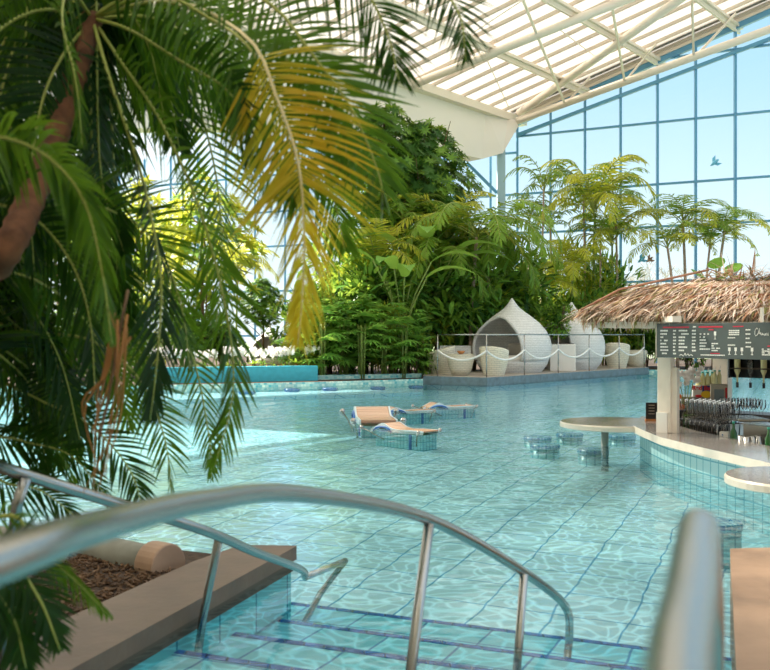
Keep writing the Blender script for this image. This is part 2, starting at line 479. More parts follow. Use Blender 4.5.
def fan(mb, c, axis, ln, w, n=9, spread=2.6, droop=.10):
    axis = Vector(axis).normalized()
    sd = axis.cross(Vector((0,0,1))); sd = sd.normalized() if sd.length > .1 else Vector((1,0,0))
    nm = sd.cross(axis)
    for k in range(n):
        a = lerp(-spread/2, spread/2, k/(n-1))
        d = (axis*math.cos(a)+sd*math.sin(a)).normalized()
        leaflet(mb, c, d, d.cross(nm).normalized(), ln*(1-.22*abs(a)/(spread/2)), w, droop, 0, 3)

# ================================================================== SETTING
# roof plane, eave and gable
E = Vector((6.2, 45.0, 11.6)); EU = Vector((-.78,-1,0)).normalized(); GV = Vector((9.8,-5.1,3.47))
RN = EU.cross(GV).normalized()
if RN.z < 0: RN = -RN
def RP(a, b, dz=0): return E + EU*a + GV*b + Vector((0,0,dz))
def roof_hit(px, py, below=0.0):
    d = Vector(((px-CX)/F, 1, (CY-py)/F)); o = Vector((0,0,H)); q = E - Vector((0,0,below))
    return o + d*((q-o).dot(RN)/d.dot(RN))
def W(t, z, off=0.0):
    n = Vector((-1, -1.911, 0)).normalized()      # towards the hall
    p = Vector((6.2+1.911*t, 45-t, z)); return p + n*off
def rake(t): return 11.6 + (.68*t if t > 0 else 0)

ce = MB()
c0 = [RP(-.6,-.0), RP(52,-.0), RP(52,2.6), RP(-.6,2.6)]
ce.add(c0 + [p+RN*.06 for p in c0], [(0,1,2,3),(7,6,5,4)])
ceiling = struct(ce.build('ceiling', 'roof'), 'white translucent sloping roof with slim ribs')
for i in range(46):
    a = .4+i*1.12
    MB().beam(RP(a,0,-.06), RP(a,2.6,-.06), .10, .14).build('rib', 'rib', ceiling)
for b in (.305, .587, .88, 1.18, 1.5, 1.85, 2.2):
    p = MB(); p.beam(RP(-.4,b,-.28), RP(52,b,-.28), .34, .12); p.beam(RP(-.4,b,-.42), RP(52,b,-.42), .10, .2)
    p.build('purlin', 'beam', ceiling)
ev = MB(); ev.beam(RP(-.5,0,-.22), RP(52,0,-.22), .5, .34); ev.beam(RP(-.5,-.035,-.42), RP(52,-.035,-.42), .2, .2)
eave = struct(ev.build('trim_1', 'beam'), 'cream gutter beam along the low edge of the roof')
rk = MB(); rk.beam(E+Vector((0,0,-.05)), E+GV*2.6+Vector((0,0,-.05)), .5, .3)
rake_o = struct(rk.build('trim_2', 'beam'), 'cream raked beam where roof meets glazing')
MB().beam(E+Vector((-.2,-.3,.12))+EU*.3, E+GV*2.6+EU*.3+Vector((-.2,-.3,.12)), .4, .12).build('seal', 'dark_brown', rake_o)
# trusses under the roof
T1a, T1b = P(517,121,43.6), P(812,14,37.6)
tr = MB(); tr.tube([T1a, T1b], .17, 10)
truss = struct(tr.build('trim_3', 'beam', smooth=True), 'cream tubular roof truss in front of the glazing')
def T1(px):
    t = (px-517)/(812-517); return T1a.lerp(T1b, t)
for (x0, x1, y1, dz) in ((571,523,0,.5),(635,611,0,.5),(704,692,0,.4),(706,736,13,.3),(635,656,44,.3),(573,590,77,.3)):
    q = roof_hit(x1, y1, dz)
    MB().tube([T1(x0), q], .055, 6).build('strut', 'beam', truss)
t2 = MB().tube([roof_hit(519,113,.35), roof_hit(690,-8,.9)], .17, 10)
tb2 = struct(t2.build('trim_4', 'beam', smooth=True), 'cream roof tube running up from the low corner')
t3 = MB().tube([roof_hit(410,86,.35), roof_hit(510,46,.6), roof_hit(650,-10,.8)], .17, 10)
tb3 = struct(t3.build('trim_5', 'beam', smooth=True), 'cream roof tube rising from the gutter')
for (ax, ay, bx, by) in ((487,60,509,108),(523,0,462,40),(560,30,600,60)):
    MB().tube([roof_hit(ax,ay,.7), roof_hit(bx,by,.3)], .02, 5).build('tie_rod', 'beam', tb3)
# bulkhead below the gutter
bk = MB()
pr = [(RP(0,0,-.3)+Vector((.25,.1,0))), None]
def BK(a, dn, inn, end=0): return RP(a, 0, -dn) + Vector((-.79,.61,0))*inn
front = [P(518.5,126,44.0), P(503,153,43.2), P(482,159,42.4), P(430,147,39.5), P(300,128,33.5), P(120,128,28)]
top = [P(515,120,44.3), P(508,117,44.0), P(486,110,43.0), P(436,93,40), P(300,43,33.9), P(120,-20,28.2)]
for k in (1,):
    front.append(front[5] + (front[5]-front[4])*k*1.1); top.append(top[5] + (top[5]-top[4])*k*1.1)
off = Vector((-.5, 1.2, .1))
n = len(front)
vs = front + top + [p+off for p in front] + [p+off for p in top]
fs = []
for i in range(n-1):
    fs += [(i,i+1,n+i+1,n+i), (2*n+i, 3*n+i, 3*n+i+1, 2*n+i+1), (i, 2*n+i, 2*n+i+1, i+1), (n+i, n+i+1, 3*n+i+1, 3*n+i)]
fs += [(0, n, 3*n, 2*n)]
bk.add(vs, fs)
struct(bk.build('ceiling_bulkhead', 'bulk'), 'white slanted bulkhead under the gutter beam')

# glazing: two windows on either side of the steel column
def glazing(name, t0, t1, ks, label, hz):
    fr = MB()
    for t in ks:
        fr.beam(W(t,-.4), W(t,rake(t)-.1), .10, .14)
    ob = struct(fr.build(name, 'mull'), label)
    for z in hz:
        tz = max(t0, (z-11.6)/.68) if z > 11.6 else t0
        MB().beam(W(tz,z), W(t1,z), .10, .10).build('glazing_bar', 'mull', ob)
    gp = MB(); n = 8; vs = []
    if t1 > 0:
        pts = [W(t0,-.4,-.03), W(t1,-.4,-.03), W(t1,rake(t1),-.03), W(max(t0,0),rake(0),-.03)]
    else:
        pts = [W(t0,-.4,-.03), W(t1,-.4,-.03), W(t1,11.6,-.03), W(t0,11.6,-.03)]
    gp.add(pts, [(0,1,2,3)]).build('pane', 'pane', ob)
    return ob
HZ = (1.3, 3.7, 6.09, 7.94, 10.65, 13.4, 16.5)
w1 = glazing('window_1', 0, 13.5, [i*.748 for i in range(0, 19)], 'tall blue-framed gable glazing beyond the palms', HZ)
MB().beam(W(.03,10.7,.1), W(9,10.7+9*.57,.1), .14, .16).build('raked_bar', 'mull', w1)
MB().beam(W(0,11.3,.05), W(13,11.3+13*.68,.05), .2, .3).build('head_frame', 'mull', w1)
w2 = glazing('window_2', -26, -.02, [-.62 - i*.9 for i in range(0, 28)], 'blue-framed glazing beyond the planting', (1.3,3.7,6.09,7.94,9.9))
cl = MB(); p = P(501,300,43.6); cl.box((p.x-.18,p.y-.18,-.1),(p.x+.18,p.y+.18,9.9))
col_ = struct(cl.build('column', 'column'), 'pale blue steel column under the bulkhead')
MB().beam(P(467,163,43.8), P(497,193,43.6), .14, .14).build('brace', 'mull', col_)

# pool basin, beds
pf = MB(); fy = [(-4,-.6),(5.5,-.52),(9,-.36),(14,-.26),(22,-.20),(46,-.20)]
for (ya,za),(yb,zb) in zip(fy, fy[1:]):
    pf.add([(-30,ya,za),(32,ya,za),(32,yb,zb),(-30,yb,zb)], [(0,1,2,3)])
struct(pf.build('floor', 'floor_tile'), 'pale turquoise tiled pool floor')
gr = MB(); gr.add([(-160,-30,-.75),(160,-30,-.75),(160,260,-.75),(-160,260,-.75)], [(0,1,2,3)])
struct(gr.build('ground', 'ground'), 'pale lawn outside the glazing')
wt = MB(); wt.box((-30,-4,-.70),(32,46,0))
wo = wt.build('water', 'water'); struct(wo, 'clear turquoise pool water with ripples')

c1 = G(423,383); c2 = G(487,385); c3 = G(649,373)
bedf = [G(150,390), G(318,386.5), c1]
bed = [(-28,20.4), (-14, 22), bedf[0][:2], bedf[1][:2], c1[:2], (c3.x, c3.y), (13, 33.5), (24, 31.5), (30,31), (30,46), (-28,62)]
b = MB(); b.prism(bed, -.6, .12, bottom=False, mtop=1)
struct(b.build('floor_bed', ['ledge_mosaic', 'soil']), 'mosaic far edge of the pool with planting soil')
ld = MB(); q0, q1 = G(236,386), G(421,382)
ld.prism([q0[:2], q1[:2], (q1.x+.05,q1.y+.45), (q0.x,q0.y+.6)], -.1, .24)
lo = struct(ld.build('trim_6', 'ledge_mosaic'), 'speckled mosaic ledge at the far pool edge')
# submerged bench and its pads
bn = MB(); s0, s1 = G(120,399,-.05), G(423,390,-.05)
s2, s3 = G(423,383), G(150,388)
bn.prism([s0[:2], s1[:2], (s2.x, s2.y+.2), (s3.x-1, s3.y+.4)], -.3, -.10)
struct(bn.build('trim_7', 'floor_tile'), 'submerged pale bench along the far edge')
# turquoise planter wall
tw = MB(); a0, a1 = G(150,388.5), G(318,385)
dv = (a1-a0).normalized(); nv = Vector((-dv.y, dv.x, 0))
tw.prism([a0[:2], a1[:2], (a1+nv*.35)[:2], (a0+nv*.35)[:2]], -.1, .52)
bevel(struct(tw.build('trim_14', 'turq'), 'low turquoise planter wall in front of orchids'), .02)

# terrace with the pods
tp = MB(); tpoly = [c1[:2], c2[:2], c3[:2], (c3.x+.6, c3.y+4.2), (c2.x+1.6, c1.y+4.4), (c1.x+.2, c1.y+3.2)]
tp.prism(tpoly, -.05, .2, mtop=1)
tq = MB().prism([(c1.x+.1,c1.y+.1),(c2.x,c2.y+.12),(c3.x-.1,c3.y+.1),(c3.x+.5,c3.y+4.1),(c1.x+.3,c1.y+3.1)], -.3, -.05)
struct(tq.build('trim_15', 'floor_tile'), 'tiled plinth under the terrace')
struct(tp.build('floor_terrace', ['deck', 'deck_top']), 'dark stone terrace beside the pool')

# near: planting bed with its coping, steps, right coping
wv_ = Vector((.316,.949,0)); ev_ = Vector((.917,-.40,0))
kb = [(-.55,5.62), (-1.19,3.60), (-2.0,1.15), (-9,1.15), (-9,6.6), (-1.75,6.15)]
k = MB(); k.prism(kb, -.6, .02, bottom=False, mtop=1)
struct(k.build('floor_planting', ['wall_tile', 'soil']), 'turquoise tiled wall of the near planting bed')
cp = MB(); o = Vector((-.38,.13))
cp_poly = [(-.52,5.70), (-1.17,3.60), (-1.99,1.12), (-2.39,1.25), (-1.57,3.74), (-1.06,5.30), (-.86,5.72)]
cp.prism(cp_poly, .02, .10)
bevel(struct(cp.build('trim_8', 'coping'), 'brown stone coping beside the handrail'), .012)
sk = MB(); sk.prism([(-.54,5.63),(-1.18,3.58),(-1.99,1.15),(-2.3,1.3),(-1.5,3.7),(-.8,5.66)], -.035, .02)  # solid dark strip puts the shade under the coping into colour
struct(sk.build('trim_9', 'dark_brown'), 'dark strip standing in for the shadow below the brown coping')
so = MB(); so.prism([(-1.57,3.74),(-2.39,1.25),(-9,1.25),(-9,6.4),(-1.72,6.0),(-1.12,5.3)], .0, .045)
soil = so.build('bark_mulch', 'soil'); tag(soil, 'dark bark mulch covering the near planting bed', 'mulch', kind='stuff')
ch = MB()
for _ in range(6500):
    x, y = rnd(-3.0,-1.1), rnd(3.0,5.9)
    lim = -1.57 + (y-3.74)*(.45/1.56)
    if x > lim-.02 or y > 5.22 + (-1.12-x)*1.1: continue
    m4 = Matrix.Translation((x,y,.05+rnd(0,.012))) @ Euler((rnd(-.5,.5),rnd(-.5,.5),rnd(0,6.3))).to_matrix().to_4x4()
    l, w_ = rnd(.007,.020), rnd(.004,.009)
    ch.box((-l,-w_,-.004),(l,w_,.004), m4)
ch.build('chips', 'chip', soil)
kr = MB(); kr.tube([Vector((-2.6,6.05,.06)), Vector((-1.75,5.75,.06)), Vector((-1.32,5.42,.06))], .10, 16)
curb = thing('stone_curb', 'round stone log curb with flat end closing the mulch bed', 'curb')
kr.build('body', 'concrete', curb, True)
ke = MB(); ke.tube([Vector((-1.32,5.42,.065)), Vector((-1.20,5.33,.065))], .125, 24)
bevel(ke.build('end_stone', 'coping2', curb), .01)

near_steps = []
def step(name, p, z, label, depth):
    p = Vector((p.x, p.y, 0)); a = p - ev_*1.6; c = p + ev_*4.2
    m_ = MB(); poly = [a[:2], c[:2], (c-wv_*depth)[:2], (a-wv_*depth)[:2]]
    m_.prism(poly, -.6, z)
    so_ = struct(m_.build(name, 'step_tile'), label)
    e = MB(); e.prism([(a+wv_*.004)[:2], (c+wv_*.004)[:2], (c-wv_*.045)[:2], (a-wv_*.045)[:2]], z-.05, z+.003)
    e.build('edge_tiles', 'step_edge', so_)
step('trim_10', G(326,607,-.36), -.36, 'lowest submerged pool step with blue edge', .62)
step('trim_11', G(314,624,-.27), -.27, 'second submerged pool step with blue edge', .60)
step('trim_12', G(265,637,-.18), -.18, 'third submerged pool step with blue edge', .60)
step('trim_13', G(240,660,-.09), -.09, 'upper submerged pool step with blue edge', 3)
rc = MB(); rc.prism([(2.02,5.62),(1.30,3.55),(.9,2.3),(6,2.3),(6,5.2),(3.2,5.75)], -.6, .10)
bevel(struct(rc.build('floor_ledge', 'coping2'), 'weathered brown stone ledge beside the thick handrail'), .03, 3)
dk = MB(); dk.prism([(-2.0,1.3),(1.0,1.3),(6,2.3),(6,-6),(-12,-6),(-12,1.3)], -.6, .02)
struct(dk.build('floor_deck', 'coping'), 'stone deck at the head of the pool steps')

hw_ = MB(); hw_.box((-14,-8.3,-.6),(16,-8,17)); struct(hw_.build('wall_shade_back', 'hall'), 'added unseen wall behind the pool steps dimming the foreground')  # unseen wall added behind the camera to cut light on the foreground
hl_ = MB(); hl_.box((-14.3,-8.3,-.6),(-14,16,15)); struct(hl_.build('wall_shade_left', 'hall'), 'added unseen side wall shading the near palms')  # out-of-view wall added to keep the sun off the near palms
# ================================================================== HANDRAILS
def rail(name, label, pts, r, n=48):
    t = thing(name, label, 'handrail', (0,0,0))
    MB().tube(smooth_path(pts, n), r, 16).build('rail', 'steel', t, True)
    return t
r1 = rail('handrail', 'arched steel handrail with two posts descending into the pool steps',
  [(-.62,-.05,.95), (-.52,.35,1.12), P(0,560,.86), P(100,526,1.22), P(200,502,1.68), P(300,494,2.35), P(420,516,3.35), P(500,557,4.0), P(562,602,4.7), Vector((.97,5.05,-.22)), Vector((.93,4.98,-.42))], .0215)
MB().tube([P(429,524,3.4), P(411,668,3.25), Vector((.08,3.22,-.5))], .019, 14).build('post', 'steel', r1, True)
MB().tube([P(524,574,4.2), P(517,668,4.15), Vector((.57,4.13,-.55))], .019, 14).build('post', 'steel', r1, True)
MB().tube([Vector((-.62,-.05,.95)), Vector((-.62,-.05,.02))], .02, 12).build('post', 'steel', r1, True)
r2 = rail('handrail', 'straight steel handrail sloping along the brown coping of the mulch bed',
  [Vector((-1.9,1.5,.95)), P(-60,452,2.6), P(0,467,3.2), P(80,492,3.45), P(200,529,3.95), P(255,552,4.55), P(300,569,5.3), Vector((-.46,5.55,-.05))], .0215)
MB().tube([P(26,478,3.28), P(17,505,3.28), Vector((-1.34,3.3,.09))], .02, 14).build('post', 'steel', r2, True)
MB().tube([P(219,538,4.15), P(203,617,4.45), Vector((-.92,4.47,-.5))], .019, 14).build('post', 'steel', r2, True)
MB().tube([Vector((-.46,5.55,-.05)), P(345,561,5.85), P(320,594,5.9), P(300,631,5.6)], .02, 12).build('lower_rail', 'steel', r2, True)
r3 = rail('handrail', 'thick close steel handrail cresting beside the brown stone ledge',
  [Vector((.06,.22,1.10)), Vector((.125,.42,1.13)), Vector((.189,.62,1.137)), Vector((.248,.78,1.138)), Vector((.308,.95,1.14)), Vector((.361,1.1,1.128)), Vector((.451,1.35,1.03)), Vector((.543,1.6,.85)), Vector((.60,1.78,.5))], .0215)
MB().tube([Vector((.60,1.78,.5)), Vector((.60,1.8,.0))], .0215, 12).build('post', 'steel', r3, True)

# ================================================================== FOREGROUND PALMS
def front_frond(parent, ctrl, n, lmax, w, mat, rib='midrib', **kw):
    path = smooth_path(ctrl, 26)
    lf, st = frond_mesh(path, n, lmax, w, **kw)
    fo = lf.build('frond', mat, parent)
    st.build('midrib', rib, fo, True)
    return fo
A = P(92, 18, 3.5)
pa = thing('areca_palm', 'big arching palm leaning over the handrails, nearest the pool', 'palm tree', (-1.95,3.35,.05))
def loc_(o, par):   # keep world coordinates under a parent that stands at its base
    o.matrix_parent_inverse = Matrix.Translation(par.location).inverted()
tb = smooth_path([(-1.98,3.35,.03), P(-50,330,3.3), P(2,258,2.85), P(32,196,3.0), P(64,112,3.3), A], 24)
tb = smooth_path(tb, 96); tk = MB().tube(tb, [lerp(.05,.04,i/96)*(1.07 if i % 4 == 0 else 1-.015*(i % 4)) for i in range(97)], 14); loc_(tk.build('trunk', 'trunk', pa, True), pa)
def FA(pts, n=50, l=.26, w=.024, mat='frond', rib='midrib', par=pa, **kw):
    kw.setdefault('rot', R.choice((-1,1))*rnd(.8,1.35)); kw.setdefault('droop', .09)
    loc_(front_frond(par, pts, int(n*.95), l*1.12, w*.74, mat, rib, rr=(.0075,.002), **kw), par)
# fronds that read in the photo, base to tip
FA([A, P(130,30,3.3), P(182,62,3.15), P(225,88,3.05), P(244,120,3.0), P(250,166,2.98)], 52, .22, .02, 'frond_d')
FA([A, P(170,0,3.3), P(247,37,3.0), P(277,98,2.9), P(298,162,2.85), P(304,225,2.85), P(303,290,2.85), P(298,345,2.85)], 84, .29, .016, 'frond_y', 'midrib_y', droop=.10, rot=1.2, start=.33, tip=46)
FA([A, P(165,2,3.3), P(240,38,3.02), P(272,95,2.95), P(294,160,2.9), P(302,200,2.9)], 56, .27, .016, 'frond', rot=1.15)
FA([A, P(190,-25,3.2), P(267,2,3.0), P(315,58,2.9), P(352,110,2.85), P(378,172,2.85), P(384,205,2.85)], 56, .22, .02, 'frond', 'midrib')
FA([P(150,-60,3.2), P(270,-50,3.0), P(352,-22,2.9), P(385,28,2.85), P(399,80,2.85)], 46, .23, .013, 'frond_d')
FA([P(180,-70,3.2), P(330,-60,3.0), P(420,-30,2.9), P(458,12,2.85), P(466,60,2.85)], 40, .17, .012, 'frond_d')
FA([A, P(150,-10,3.2), P(225,28,3.1), P(300,70,3.0), P(340,130,2.95), P(352,190,2.95)], 50, .2, .018, 'frond')
FA([A, P(160,20,3.5), P(230,70,3.6), P(290,130,3.6), P(330,190,3.6), P(345,250,3.6)], 62, .32, .018, 'frond')
FA([A, P(70,-10,3.2), P(62,20,3.0), P(76,80,2.9), P(82,145,2.9)], 44, .16, .02, 'frond')
FA([A, P(120,60,3.4), P(160,120,3.3), P(200,210,3.2), P(226,310,3.2), P(233,392,3.2), P(214,470,3.2)], 66, .24, .02, 'frond')
FA([A, P(110,80,3.2), P(140,170,3.1), P(160,270,3.0), P(158,350,3.0), P(150,420,3.0)], 60, .22, .02, 'frond_d')
FA([A, P(130,20,3.6), P(190,90,3.8), P(215,170,3.9), P(222,260,3.9), P(215,330,3.9)], 54, .26, .02, 'frond')
FA([A, P(60,60,3.3), P(40,110,3.2), P(30,190,3.1), P(34,270,3.1)], 48, .25, .022, 'frond_d')
FA([A, P(40,10,3.3), P(-10,40,3.1), P(-40,110,3.0), P(-60,190,3.0)], 44, .28, .024, 'frond_d')
FA([A, P(90,90,3.5), P(95,180,3.6), P(110,260,3.7), P(130,340,3.7)], 54, .28, .024, 'frond_d')
FA([A, P(20,-30,3.6), P(-30,-10,3.8), P(-60,60,3.9)], 40, .3, .026, 'frond_d')
FA([A, P(120,-20,3.8), P(180,-5,4.2), P(220,60,4.5), P(240,130,4.6)], 44, .3, .026, 'frond_d')
FA([A, P(60,20,3.6), P(10,60,3.9), P(-10,140,4.1), P(0,230,4.2)], 46, .32, .03, 'frond_d')
FA([A, P(110,40,3.8), P(120,110,4.2), P(80,180,4.5), P(60,240,4.6)], 46, .3, .03, 'frond_d')
# a second, lower clump
B0 = P(-70, 180, 3.5)
pb = thing('areca_palm', 'lower dark feathery palm clump overhanging the mulch bed', 'palm tree', (-2.2,3.5,.05))
for q in ((0,0),(.10,.12)):
    t_ = MB().tube(smooth_path([(-2.2+q[0],3.5+q[1],.03), Vector((-2.0+q[0],3.5+q[1],.9)), B0+Vector((q[0]*.5,q[1],0))], 14), .035, 10)
    loc_(t_.build('stem', 'cane', pb, True), pb)
FB = lambda pts, *a, **k: FA(pts, *a, par=pb, **k)
FB([B0, P(-20,142,2.60), P(20,142,2.50), P(58,165,2.45), P(86,205,2.45), P(102,270,2.45), P(112,345,2.45)], 52, .17, .022, 'frond', droop=.22)
B1 = P(-60,300,3.75)
FB([B1, P(0,330,3.75), P(34,354,3.75), P(58,396,3.75), P(70,450,3.75)], 44, .24, .018, 'frond')
FB([B1, P(20,280,3.75), P(80,262,3.75), P(150,290,3.75), P(190,350,3.75), P(208,430,3.75), P(212,480,3.75)], 60, .18, .014, 'frond')
FB([B1, P(20,330,3.65), P(90,340,3.65), P(140,380,3.65), P(165,440,3.65), P(172,500,3.65)], 54, .18, .014, 'frond')
FB([B1, P(-10,370,3.65), P(40,400,3.65), P(90,425,3.65), P(130,470,3.65), P(145,520,3.65)], 50, .18, .015, 'frond_d')
FB([B1, P(-20,420,3.65), P(20,440,3.65), P(70,455,3.65), P(110,500,3.65)], 46, .19, .016, 'frond_d')
FB([B1, P(-30,440,3.55), P(0,480,3.55), P(40,490,3.55), P(80,520,3.55)], 40, .18, .016, 'frond_d')
FB([B1, P(30,220,3.2), P(90,205,3.4), P(150,235,3.5), P(180,300,3.5), P(190,370,3.5)], 56, .24, .018, 'frond')
FB([B0, P(-20,200,3.0), P(30,215,3.1), P(70,260,3.1), P(90,320,3.1), P(95,400,3.1)], 52, .24, .018, 'frond_d')
FB([B0, P(-30,230,3.3), P(20,290,3.5), P(60,360,3.6), P(80,440,3.6)], 50, .26, .02, 'frond_d')
FB([B1, P(-10,300,3.6), P(60,300,4.0), P(110,350,4.1), P(130,430,4.1)], 50, .28, .02, 'frond')
FB([Vector((-1.98,2.7,.5)), P(-20,520,2.5), P(30,545,2.5), P(70,575,2.5), P(112,618,2.5)], 48, .10, .012, 'frond', droop=.2)
FB([Vector((-2.0,2.7,.45)), P(-20,560,2.4), P(10,560,2.4), P(40,600,2.4), P(60,650,2.4)], 48, .13, .014, 'frond_d')
FB([Vector((-2.0,2.7,.45)), P(-40,600,2.4), P(-10,590,2.4), P(14,620,2.4), P(26,668,2.4)], 44, .15, .018, 'frond_d')
for i in range(34):
    y1 = rnd(10,300); x1 = rnd(-20, 190 if y1 < 110 else 120); Yd = rnd(3.3,4.6)
    x0 = lerp(92, x1, .5); y0 = min(18, y1)-rnd(10,50)
    FA([A, P(x0,y0,lerp(3.5,Yd,.6)), P(x1,y1-40,Yd), P(x1+rnd(0,25),y1+rnd(40,70),Yd)], 46, .25, .026, R.choice(('frond_d','frond_d','frond_d','frond')))
for i in range(16):
    x1, y1 = rnd(-10,130), rnd(250,430); Yd = rnd(3.6,4.4)
    FB([R.choice((B0,B1)), P(lerp(-60,x1,.5),y1-rnd(60,110),lerp(2.9,Yd,.6)), P(x1,y1-20,Yd), P(x1+rnd(10,40),y1+rnd(40,80),Yd)], 46, .2, .022, R.choice(('frond_d','frond_d','frond')))
dr = thing('dry_frond', 'withered brown hanging frond tangled among the green palm leaves', 'dead frond', P(118,318,2.6))
dm = MB()
for kx in range(11):
    x0 = 118+rnd(-14,12)
    ct = [P(x0+rnd(-6,6), 310+rnd(0,30), 2.6), P(x0-4+rnd(-8,8), 370, 2.58+rnd(-.05,.05)), P(x0-14+rnd(-14,14), 410+rnd(-20,20), 2.6), P(x0-26+rnd(-16,16), 425+rnd(0,70), 2.6)]
    dm.tube(smooth_path(ct, 10), [lerp(.0042,.0015,i/10) for i in range(11)], 5)
loc_(dm.build('dry_leaflets', 'dryleaf', dr, True), dr)
dq = MB().tube(smooth_path([P(128,290,2.62), P(120,330,2.6), P(108,400,2.6), P(98,440,2.6)], 10), .0045, 6)
loc_(dq.build('dry_midrib', 'bark', dr, True), dr)

# ================================================================== MID PLANTS: prototypes
def hide_proto(o): return o
def make_palm(name, label, height, nf, fl, mat, trunk_r=.06, lean=.15, e=(60,-55), lw=.05, ll=.5, nl=22, group=None, crown_ribs='midrib', tmat='trunk_thin', thin=1.0, mat2=None):
    t = thing(name, label, 'palm tree', (0,0,0), 0, group)
    top = Vector((lean, 0, height))
    pth = smooth_path([(0,0,0), (lean*.2,0,height*.4), (lean*.6,0,height*.75), top], 14)
    MB().tube(pth, [lerp(trunk_r, trunk_r*.7, i/14) for i in range(15)], 8).build('trunk', tmat, t, True)
    variants = []
    for v in range(4):
        path = arch_path(fl*rnd(.9,1.1), e[0]+rnd(-8,8)-v*14, e[1]+rnd(-8,8)-v*8)
        lf, st = frond_mesh(path, nl, ll, lw, .2, 2, .16, .15, rr=(.02,.006), thin=thin)
        variants.append((lf.mesh('frond', mat2 if mat2 and v >= 2 else mat), st.mesh('midrib', crown_ribs, True)))
    for k in range(nf):
        a = 2*PI*k/nf*1.0 + rnd(-.25,.25); v = variants[(k*3+R.randrange(2)) % 4]
        f = link('frond', v[0], t, top + Vector((0,0,rnd(-.12,.12)))); f.rotation_euler = (0, rnd(-.12,.12), a)
        link('midrib', v[1], f)
    return t

def make_bush(name, label, cat, h, rad, nleaf, ll, lw, mats, stems=4, blobs=7, group=None, seg=2, smat='bark'):
    t = thing(name, label, cat, (0,0,0), 0, group)
    fo = MB(); sm = MB()
    sp = 1/len(mats)
    for k in range(blobs):
        a = rnd(0, 2*PI); q = rnd(.1,.62)*rad
        zc = h*rnd(.3,.85); c = (math.cos(a)*q, math.sin(a)*q, zc)
        rr = rad*rnd(.4,.6)
        blob_leaves(fo, c, (rr, rr, min(rr*.9, h*.3)), nleaf//blobs, ll, lw, range(len(mats)), .5, seg)
    ts = []
    for k in range(stems):
        a = rnd(0, 2*PI); q = rad*rnd(.2,.5)
        MB().tube(smooth_path([(rnd(-.05,.05),rnd(-.05,.05),0), (math.cos(a)*q*.4, math.sin(a)*q*.4, h*.4), (math.cos(a)*q, math.sin(a)*q, h*.8)], 8), [lerp(.03,.01,i/8) for i in range(9)], 6).build('stem', smat, t, True)
    fo.build('foliage', mats, t)
    return t

def make_tree(name, label, h, rad, nwh, ll, lw, mats, per=8, group=None, trunk_r=.1, low=.45, seg=3):
    t = thing(name, label, 'tree', (0,0,0), 0, group)
    MB().tube(smooth_path([(0,0,0),(.1,.05,h*.4),(-.05,.1,h*.7),(0,0,h*.92)], 12), [lerp(trunk_r, trunk_r*.35, i/12) for i in range(13)], 8).build('trunk', 'bark', t, True)
    fo = MB()
    nb = 9
    for k in range(nb):
        a = 2*PI*k/nb + rnd(-.3,.3); z0 = h*lerp(low*.8,.8,R.random()); q = rad*rnd(.55,.95)
        tip = Vector((math.cos(a)*q, math.sin(a)*q, min(h, z0+h*rnd(.08,.2))))
        MB().tube(smooth_path([(0,0,z0-h*.08), (math.cos(a)*q*.5, math.sin(a)*q*.5, z0+.02*h), tip], 7), [lerp(trunk_r*.4,.01,i/7) for i in range(8)], 5).build('branch', 'bark', t, True)
    for _ in range(nwh):
        while True:
            q = Vector((rnd(-1,1), rnd(-1,1), rnd(-1,1)))
            if .35 < q.length <= 1: break
        zz = lerp(low, 1.0, (q.z+1)/2)*h
        taper = 1 - .45*max(0, q.z)
        c = Vector((q.x*rad*taper, q.y*rad*taper, zz))
        whorl(fo, c, (q.x*.8+rnd(-.4,.4), q.y*.8+rnd(-.4,.4), .7+rnd(-.3,.4)), per, ll, lw, .35, .16, seg, R.randrange(len(mats)))
    fo.build('foliage', mats, t)
    return t

def make_rhapis(name, label, h, rad, nleaf, group, mat='leaf_l'):
    t = thing(name, label, 'palm shrub', (0,0,0), 0, group)
    fo = MB()
    for k in range(5):
        a = rnd(0,6.28); q = rnd(.05,.35)*rad
        MB().tube([(math.cos(a)*q*.6, math.sin(a)*q*.6, 0), (math.cos(a)*q, math.sin(a)*q, h*rnd(.6,.85))], .022, 6).build('cane', 'cane', t, True)
    for k in range(nleaf):
        a = rnd(0,6.28); u = R.random(); q = rad*rnd(.25,.95)*(1.1-.45*u)
        c = Vector((math.cos(a)*q, math.sin(a)*q, h*lerp(.18,.95,u)))
        fan(fo, c, (math.cos(a), math.sin(a), rnd(-.15,.7)), rnd(.42,.58), .085, R.choice((7,8,9)), 2.7, .16)
    fo.build('fan_leaves', mat, t)
    return t

def make_broad(name, label, h, nl, ll, lw, mat, group=None, e=(75,-20), cat='plant'):
    t = thing(name, label, cat, (0,0,0), 0, group)
    for k in range(nl):
        a = 2*PI*k/nl + rnd(-.3,.3); hh = h*rnd(.6,1.0)
        tip = Vector((math.cos(a)*hh*.22, math.sin(a)*hh*.22, hh*.85))
        st = MB().tube(smooth_path([(0,0,0), (tip.x*.3, tip.y*.3, tip.z*.6), tip], 8), .018, 6).build('stalk', 'cane', t, True)
        fo = MB(); ns = 8; vs = []
        d = Vector((math.cos(a)*.75, math.sin(a)*.75, .65)).normalized(); p = tip.copy(); sd = Vector((-math.sin(a), math.cos(a), 0))
        for i in range(ns+1):
            u = i/ns; ww = lw*math.sin(PI*min(1, .08+.92*u))**.7 if u < 1 else 0.004
            vs += [p - sd*ww*.5 + Vector((0,0,.12*ww)), p.copy(), p + sd*ww*.5 + Vector((0,0,.12*ww))]
            d = (d + Vector((0,0,-.16))).normalized(); p = p + d*(ll/ns)
        fs = []
        for i in range(ns):
            fs += [(3*i,3*i+1,3*i+4,3*i+3), (3*i+1,3*i+2,3*i+5,3*i+4)]
        fo.add(vs, fs); fo.build('leaf', mat, t, True)
    return t

